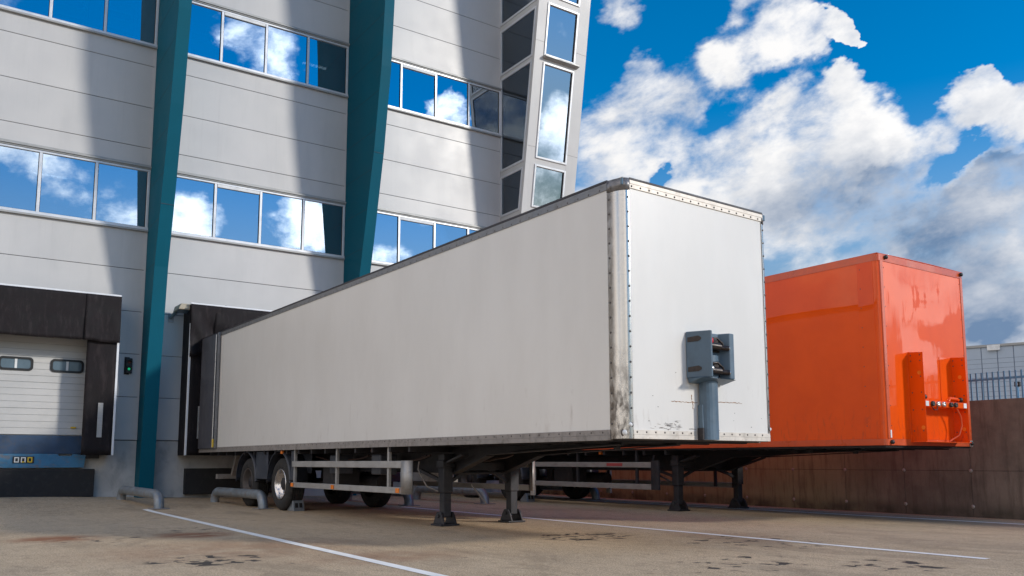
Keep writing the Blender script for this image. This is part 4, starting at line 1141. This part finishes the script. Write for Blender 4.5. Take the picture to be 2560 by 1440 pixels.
    landing_leg(r, 0.65, 4.70, 0.0, 1.10); landing_leg(r, 1.92, 4.70, 0.0, 1.10)
    leg_braces(r, 0.65, 1.92, 4.70, zb)
    MB().tube([(0.32, 4.95, 0.98), (0.32, 4.98, 0.86), (0.40, 4.85, 0.60), (0.55, 4.75, 0.52)], 0.011, 8).build('crank_handle', 'rail_dirty', r)
    MB().tube([(1.0, 4.5, 0.62), (1.22, 4.40, 0.32)], 0.011, 8).build('crank_handle', 'rail_dirty', r)
    m = MB()
    for k, (y0, y1, x, dz) in enumerate(((5.0, 7.2, 0.55, 0.16), (5.4, 8.6, 0.72, 0.22), (7.0, 9.3, 0.48, 0.12), (3.4, 4.6, 1.0, 0.10))):
        m.tube([(x + 0.04 * math.sin(3 * u), y0 + (y1 - y0) * u, zb - 0.14 - dz * math.sin(math.pi * u) * (0.8 + 0.2 * math.cos(9 * u))) for u in [i / 14 for i in range(15)]], 0.014, 8)
    m.build('air_hose', 'hose', r)
    for y in (6.2, 7.9): MB().box(0.30, 0.62, y, y + 0.34, zb - 0.46, zb - 0.12).build('valve_box', 'mudguard', r, 0.02)
    side_guard(r, 0.03, 4.80, 9.40, (0.88, 0.99), (0.487, 0.585), zb, True)
    side_guard(r, 2.52, 4.80, 9.40, (0.88, 0.99), (0.487, 0.585), zb, True, -1)
    m = MB().box(0.2, 2.35, 14.6, 14.72, 0.56, 0.68).bar((0.6, 14.66, 0.62), (0.6, 14.3, 1.2), 0.1, 0.1).bar((1.95, 14.66, 0.62), (1.95, 14.3, 1.2), 0.1, 0.1)
    m.build('rear_bumper', 'rail_dirty', r, 0.01)
    for x, y in ((0.03, 9.95), (0.10, 6.1)): MB().box(x, x + 0.05, y, y + 0.07, zb - 0.085, zb - 0.02).build('side_marker', 'lamp_orange', r, 0.008)
    MB().box(0.9, 1.7, 14.72, 14.73, 0.7, 0.9).build('number_plate_holder', 'sign_black', r)
    return r
def side_guard(root, x, y0, y1, top, bot, zt, silver, s=1, zo=0.0):
    t = 0.03 * s; xa, xb = sorted((x, x + t))
    g = MB().box(xa, xb, y0 + 0.20, y1, top[0], top[1]).box(xa, xb, y0 + 0.20, y1, bot[0], bot[1])
    go = g.build('side_guard', 'guard_alu', root, 0.006)
    if silver:
        pr = []
        for k in range(9):
            a = math.pi / 2 * k / 8; pr.append((x + s * (0.10 - 0.10 * math.cos(a)), y0 + 0.10 - 0.10 * math.sin(a)))
        pr = [(x - s * 0.001, y0 + 0.198)] + [(x - s * 0.001 + (p - x), q) for p, q in pr]
        MB().sheet([[(p, q, z) for p, q in pr] for z in (bot[0] - 0.004, top[1] + 0.004)]).build('end_cap', 'guard_alu', go, thick=0.006)
    xp = x + s * 0.05
    ys = (y1 - 0.05, y0 + 2.62, y0 + 0.68)
    for y in ys:
        MB().box(*sorted((x + s * 0.031, x + s * 0.075)), y - 0.03, y + 0.03, bot[0] + 0.02, zt + zo - 0.004).build('guard_post', 'guard_alu' if silver else 'leg_dark', go)
    if s > 0 and silver:
        for y in (y1 - 0.06, y0 + 2.68, y0 + 0.29):
            MB().box(x - 0.018, x - 0.001, y - 0.055, y + 0.055, bot[0] + 0.012, bot[1] - 0.014).build('marker_lamp', 'lamp_orange', go, 0.006)
    return go
white_trailer()

# ------------------------------------------------------------------ the orange trailer
def orange_trailer():
    tilt = 0.0015
    r = thing('box_trailer', 'glossy orange box semi trailer standing right of the white one', 'trailer', (5.918, 0.667, 0), 0.001)
    r.rotation_euler = (tilt, 0, 0.001)
    W, L, zb, zt = 2.55, 14.8, 1.222, 4.218
    zo = lambda y: -tilt * y
    def ring(rad, ins, y1, n=6):
        p = []
        for k in range(n + 1):
            t = math.pi / 2 * k / n; p.append((ins + rad - rad * math.cos(t), ins + rad - rad * math.sin(t)))
        q = [(W - a, b) for a, b in p][::-1]
        return [(ins, y1)] + p + q + [(W - ins, y1)]
    pr = ring(0.07, 0.0, L)
    b = MB().sheet([[(x, y, z) for x, y in pr] for z in (zb + 0.09, (zb + zt) / 2, zt - 0.10)])
    b.build('body', 'paint_orange', r)
    # front panel, slightly dished, lets the reflections break up
    g = []
    for i in range(15):
        z = zb + 0.1 + (zt - zb - 0.22) * i / 14
        g.append([(0.13 + (W - 0.26) * j / 14, -0.004 - 0.012 * math.sin(math.pi * j / 14) * math.sin(math.pi * i / 14), z) for j in range(15)])
    MB().sheet(g).build('front_panel', 'paint_orange', r)
    for s in (0, 1):
        x0 = 0.05 if s == 0 else W - 0.125
        MB().box(x0, x0 + 0.075, -0.012, 0.02, zb + 0.1, zt - 0.1).build('corner_strip', 'paint_orange_rail', r, 0.006)
        MB().box(*((-0.006, 0.01) if s == 0 else (W - 0.01, W + 0.006)), 0.09, 0.36, zb + 0.1, zt - 0.1).build('side_strip', 'paint_orange', r, 0.003)
    pr = ring(0.076, -0.008, L)
    for nm, za, zc in (('top_rail', zt - 0.112, zt), ('bottom_rail', zb, zb + 0.098)):
        m = MB().sheet([[(x, y, z) for x, y in pr] for z in (za, zc)])
        m.sheet([[(x * 1.0, y, zc) for x, y in pr], [(W / 2 + (x - W / 2) * 0.97, y + 0.04, zc) for x, y in pr]])
        m.build(nm, 'paint_orange_rail', r)
    MB().sheet([[(-0.006 + (W + 0.012) * i / 6, y, zt + 0.004 + 0.014 * math.sin(math.pi * i / 6)) for y in (0.0, L)] for i in range(7)]).build('roof', 'paint_orange_rail', r, thick=0.01)
    MB().box(0.02, W - 0.02, 0.03, L, zb - 0.03, zb + 0.03).build('floor', 'chassis_dark', r)
    MB().box(0.0, W, L - 0.02, L + 0.01, zb, zt).build('rear_frame', 'rear_door_grey', r)
    for x, z in ((0.20, zt - 0.045), (W - 0.10, zt - 0.045), (0.12, zb + 0.05), (W - 0.10, zb + 0.05)):
        MB().lathe([(0.0, 0.032), (-0.03, 0.034), (-0.042, 0.024), (-0.046, 0.0)], (x, -0.008, z), 'y', 14).build('corner_lamp', 'sign_black', r)
    MB().box(0.095, 0.125, -0.02, -0.012, zb + 0.115, zb + 0.235).build('reflector', 'blind_white', r)
    MB().box(W - 0.14, W - 0.05, -0.02, -0.010, zb + 0.0, zb + 0.10).build('bumper_plate', 'aluminium', r)
    # rivet line on the front strips
    m = MB()
    for x in (0.15, W - 0.15):
        for k in range(9): m.dome((x, -0.006, zb + 0.3 + k * 0.31), (0, -1, 0), 0.008, 0.006)
    for k in range(9): m.dome((-0.006, 0.31, zb + 0.3 + k * 0.31), (-1, 0, 0), 0.008, 0.006)
    m.build('rivets', 'rivet_dark', r)
    # channel that guards the couplings
    D = 0.25; z0, z1 = 1.285, 2.70
    g = MB()
    g.prism([(-0.006, z0), (-D, z0), (-D, z1 - 0.02), (-0.006, z1)], 'x', 0.70, 0.708)
    g.box(0.66, 0.70, -0.014, -0.006, z0, z1)
    g.prism([(-0.006, z0), (-D, z0), (-D, z1 - 0.02), (-0.006, z1)], 'x', 1.965, 1.973)
    g.box(1.60, 1.965, -0.022, -0.014, 1.93, z1 - 0.02)
    g.box(0.66, 2.02, -D, -0.006, z0 - 0.012, z0 - 0.002)
    g.box(0.70, 0.735, -D - 0.004, -D + 0.004, z0, z1 - 0.02) if False else None
    go = g.build('coupling_guard', 'paint_orange', r, 0.002)
    m = MB()
    for x in (0.697, 1.962):
        for z in (1.45, 1.78, 2.05, 2.30, 2.55, 2.64):
            for y in (-0.05, -0.20): m.lathe([(0.0, 0.0), (0.0, 0.011)], (x, y, z), 'x', 10)
    m.build('bolt_holes', 'rivet_dark', go)
    m = MB()
    for z, y in ((1.50, -0.2), (2.36, -0.18)): m.lathe([(0.0, 0.0), (0.0, 0.032)], (0.6955, y, z), 'x', 14); m.lathe([(0.0, 0.0), (0.0, 0.032)], (1.9605, y + 0.03, z), 'x', 14)
    m.build('cover_disc', 'lamp_orange', go)
    MB().box(0.715, 1.955, -0.235, -0.15, 1.83, 1.925).build('socket_bar', 'paint_orange', go, 0.004)
    for x in (0.73, 1.86):
        MB().box(x, x + 0.085, -0.243, -0.236, 1.838, 1.915).build('name_plate', 'blind_white', go)
    for x, mt in ((0.92, 'sign_black'), (1.08, 'bright_metal'), (1.24, 'bright_metal'), (1.46, 'coupling_dark'), (1.60, 'coupling_dark')):
        MB().lathe([(0.0, 0.042), (-0.03, 0.040), (-0.035, 0.030), (-0.02, 0.0)], (x, -0.236, 1.877), 'y', 16).build('socket', mt, go)
    for (x, z) in ((0.83, 1.985), (1.90, 1.975)): MB().lathe([(0.0, 0.04), (-0.06, 0.042), (-0.08, 0.025), (-0.085, 0.0)], (x, -0.12, z), 'y', 14).build('air_coupling', 'sign_black', go)
    MB().tube([(1.50, -0.18, 1.93), (1.55, -0.18, 1.99), (1.75, -0.18, 1.985), (1.88, -0.15, 1.97)], 0.025, 10).build('coupling_arm', 'paint_orange', go)
    MB().tube([(1.70, -0.2, 1.83), (1.82, -0.2, 1.70), (1.86, -0.19, 1.55), (1.80, -0.17, 1.40), (1.62, -0.10, 1.30)], 0.014, 8).build('hose', 'paint_orange_rail', go)
    MB().tube([(0.90, -0.24, 1.83), (0.95, -0.25, 1.78), (1.03, -0.25, 1.785), (1.06, -0.24, 1.83)], 0.007, 6).build('cable', 'sign_black', go)
    # running gear
    ya = (10.35, 12.4)
    chassis(r, 4.75, ya, L, zb - 0.03, zo)
    for y in ya:
        wheel(r, 0.10, 1, y, zo(y), False); wheel(r, 2.45, -1, y, zo(y), False)
        mudguard(r, 0.06, 0.44, y, 0.56 + zo(y), 0.60); mudguard(r, 2.49, 2.11, y, 0.56 + zo(y), 0.60)
    for x in (0.36, 2.12): landing_leg(r, x, 4.75, zo(4.75), 1.10)
    leg_braces(r, 0.36, 2.12, 4.75, zb, zo(4.75))
    MB().tube([(0.10, 5.15, 1.10), (0.10, 5.22, 0.85), (0.16, 5.10, 0.70), (0.24, 4.85, 0.58)], 0.018, 8).build('crank_handle', 'leg_dark', r)
    for s, x in ((1, 0.05), (-1, 2.50)):
        go = side_guard(r, x, 4.98, 9.30, (0.845, 0.955), (0.40, 0.51), zb, False, s, -0.03)
        xa, xb = sorted((x - s * 0.004, x + s * 0.05))
        MB().box(xa, xb, 4.98, 5.20, 0.40, 0.985).build('end_cap', 'leg_dark', go, 0.01)
        MB().box(xa, xb, 9.20, 9.36, 0.16, 0.88).build('end_bar', 'rail_cream', go, 0.006)
    MB().box(0.044, 0.0495, 6.05, 6.55, 0.872, 0.935).build('name_label', 'red_label', r)
    for y in (1.6, 1.9): MB().box(0.3, 0.4, y, y + 0.08, zb - 0.10, zb - 0.03).build('underside_bracket', 'sign_black', r)
    MB().box(0.10, 0.15, 6.8, 6.87, zb - 0.10, zb - 0.03).build('side_marker', 'lamp_orange', r)
    return r
orange_trailer()

# ------------------------------------------------------------------ wheel guides and chocks in the yard
def wheel_guide():
    r = thing('wheel_guide', '-', 'wheel guide', (0, 0, 0), 0, 'bent steel wheel guides on the yard')
    Lg, h, rad, R = 2.5, 0.29, 0.10, 0.22
    path = [(0, 0, 0.01), (0, 0, h - R)]
    for k in range(1, 9):
        t = math.pi / 2 * k / 8; path.append((0, R - R * math.cos(t), h - R + R * math.sin(t)))
    for k in range(0, 9):
        t = math.pi / 2 * k / 8; path.append((0, Lg - R + R * math.sin(t), h - R + R * math.cos(t)))
    path.append((0, Lg, 0.01))
    MB().tube(path, rad, 18).build('pipe', 'galvanised', r)
    for y in (0, Lg): MB().box(-0.17, 0.17, y - 0.17, y + 0.17, 0.004, 0.018).build('foot_plate', 'rail_dirty', r, 0.004)
    return r
wg = wheel_guide()
GL = [(-2.09, 12.0, 0.07, 'galvanised bent pipe wheel guide left of the first white line'),
      (-0.26, 10.95, 0.06, 'galvanised bent pipe wheel guide beside the white trailer wheels'),
      (2.86, 10.38, 0.06, 'bent pipe wheel guide at the far end of the middle white line'),
      (4.62, 9.98, 0.07, 'bent pipe wheel guide left of the orange trailer wheels'),
      (8.36, 10.45, 0.06, 'bent pipe wheel guide between the orange trailer and the retaining wall')]
for i, (x, y, rz, lb) in enumerate(GL):
    o = wg if i == 0 else dup(wg, (x, y, 0))
    o.location = (x, y, gz(x, y)); o.rotation_euler = (0.012 if i == 0 else 0, 0, rz); o['label'] = lb
    if i == 0: o.scale = (1, 1.18, 1)
def chock(x, y, label):
    r = thing('wheel_chock', label, 'wheel chock', (x, y, 0), 0.028, 'wheel chocks')
    m = MB()
    m.prism([(0.0, 0.0), (0.34, 0.0), (0.30, 0.05), (0.10, 0.21), (0.05, 0.21)], 'x', -0.12, 0.12)
    m.build('wedge', 'galvanised', r, 0.012)
    for xx in (-0.045, 0.045):
        MB().hexa([(xx - 0.03, 0.008, 0.07), (xx + 0.03, 0.008, 0.07), (xx + 0.03, 0.03, 0.07), (xx - 0.03, 0.03, 0.07), (xx - 0.03, 0.028, 0.16), (xx + 0.03, 0.028, 0.16), (xx + 0.03, 0.05, 0.16), (xx - 0.03, 0.05, 0.16)]).build('hand_hole', 'sign_black', r)
chock(0.06, 9.72, 'grey metal wheel chock wedged before the front wheel of the white trailer')
chock(6.05, 10.12, 'grey metal wheel chock wedged before the front wheel of the orange trailer')
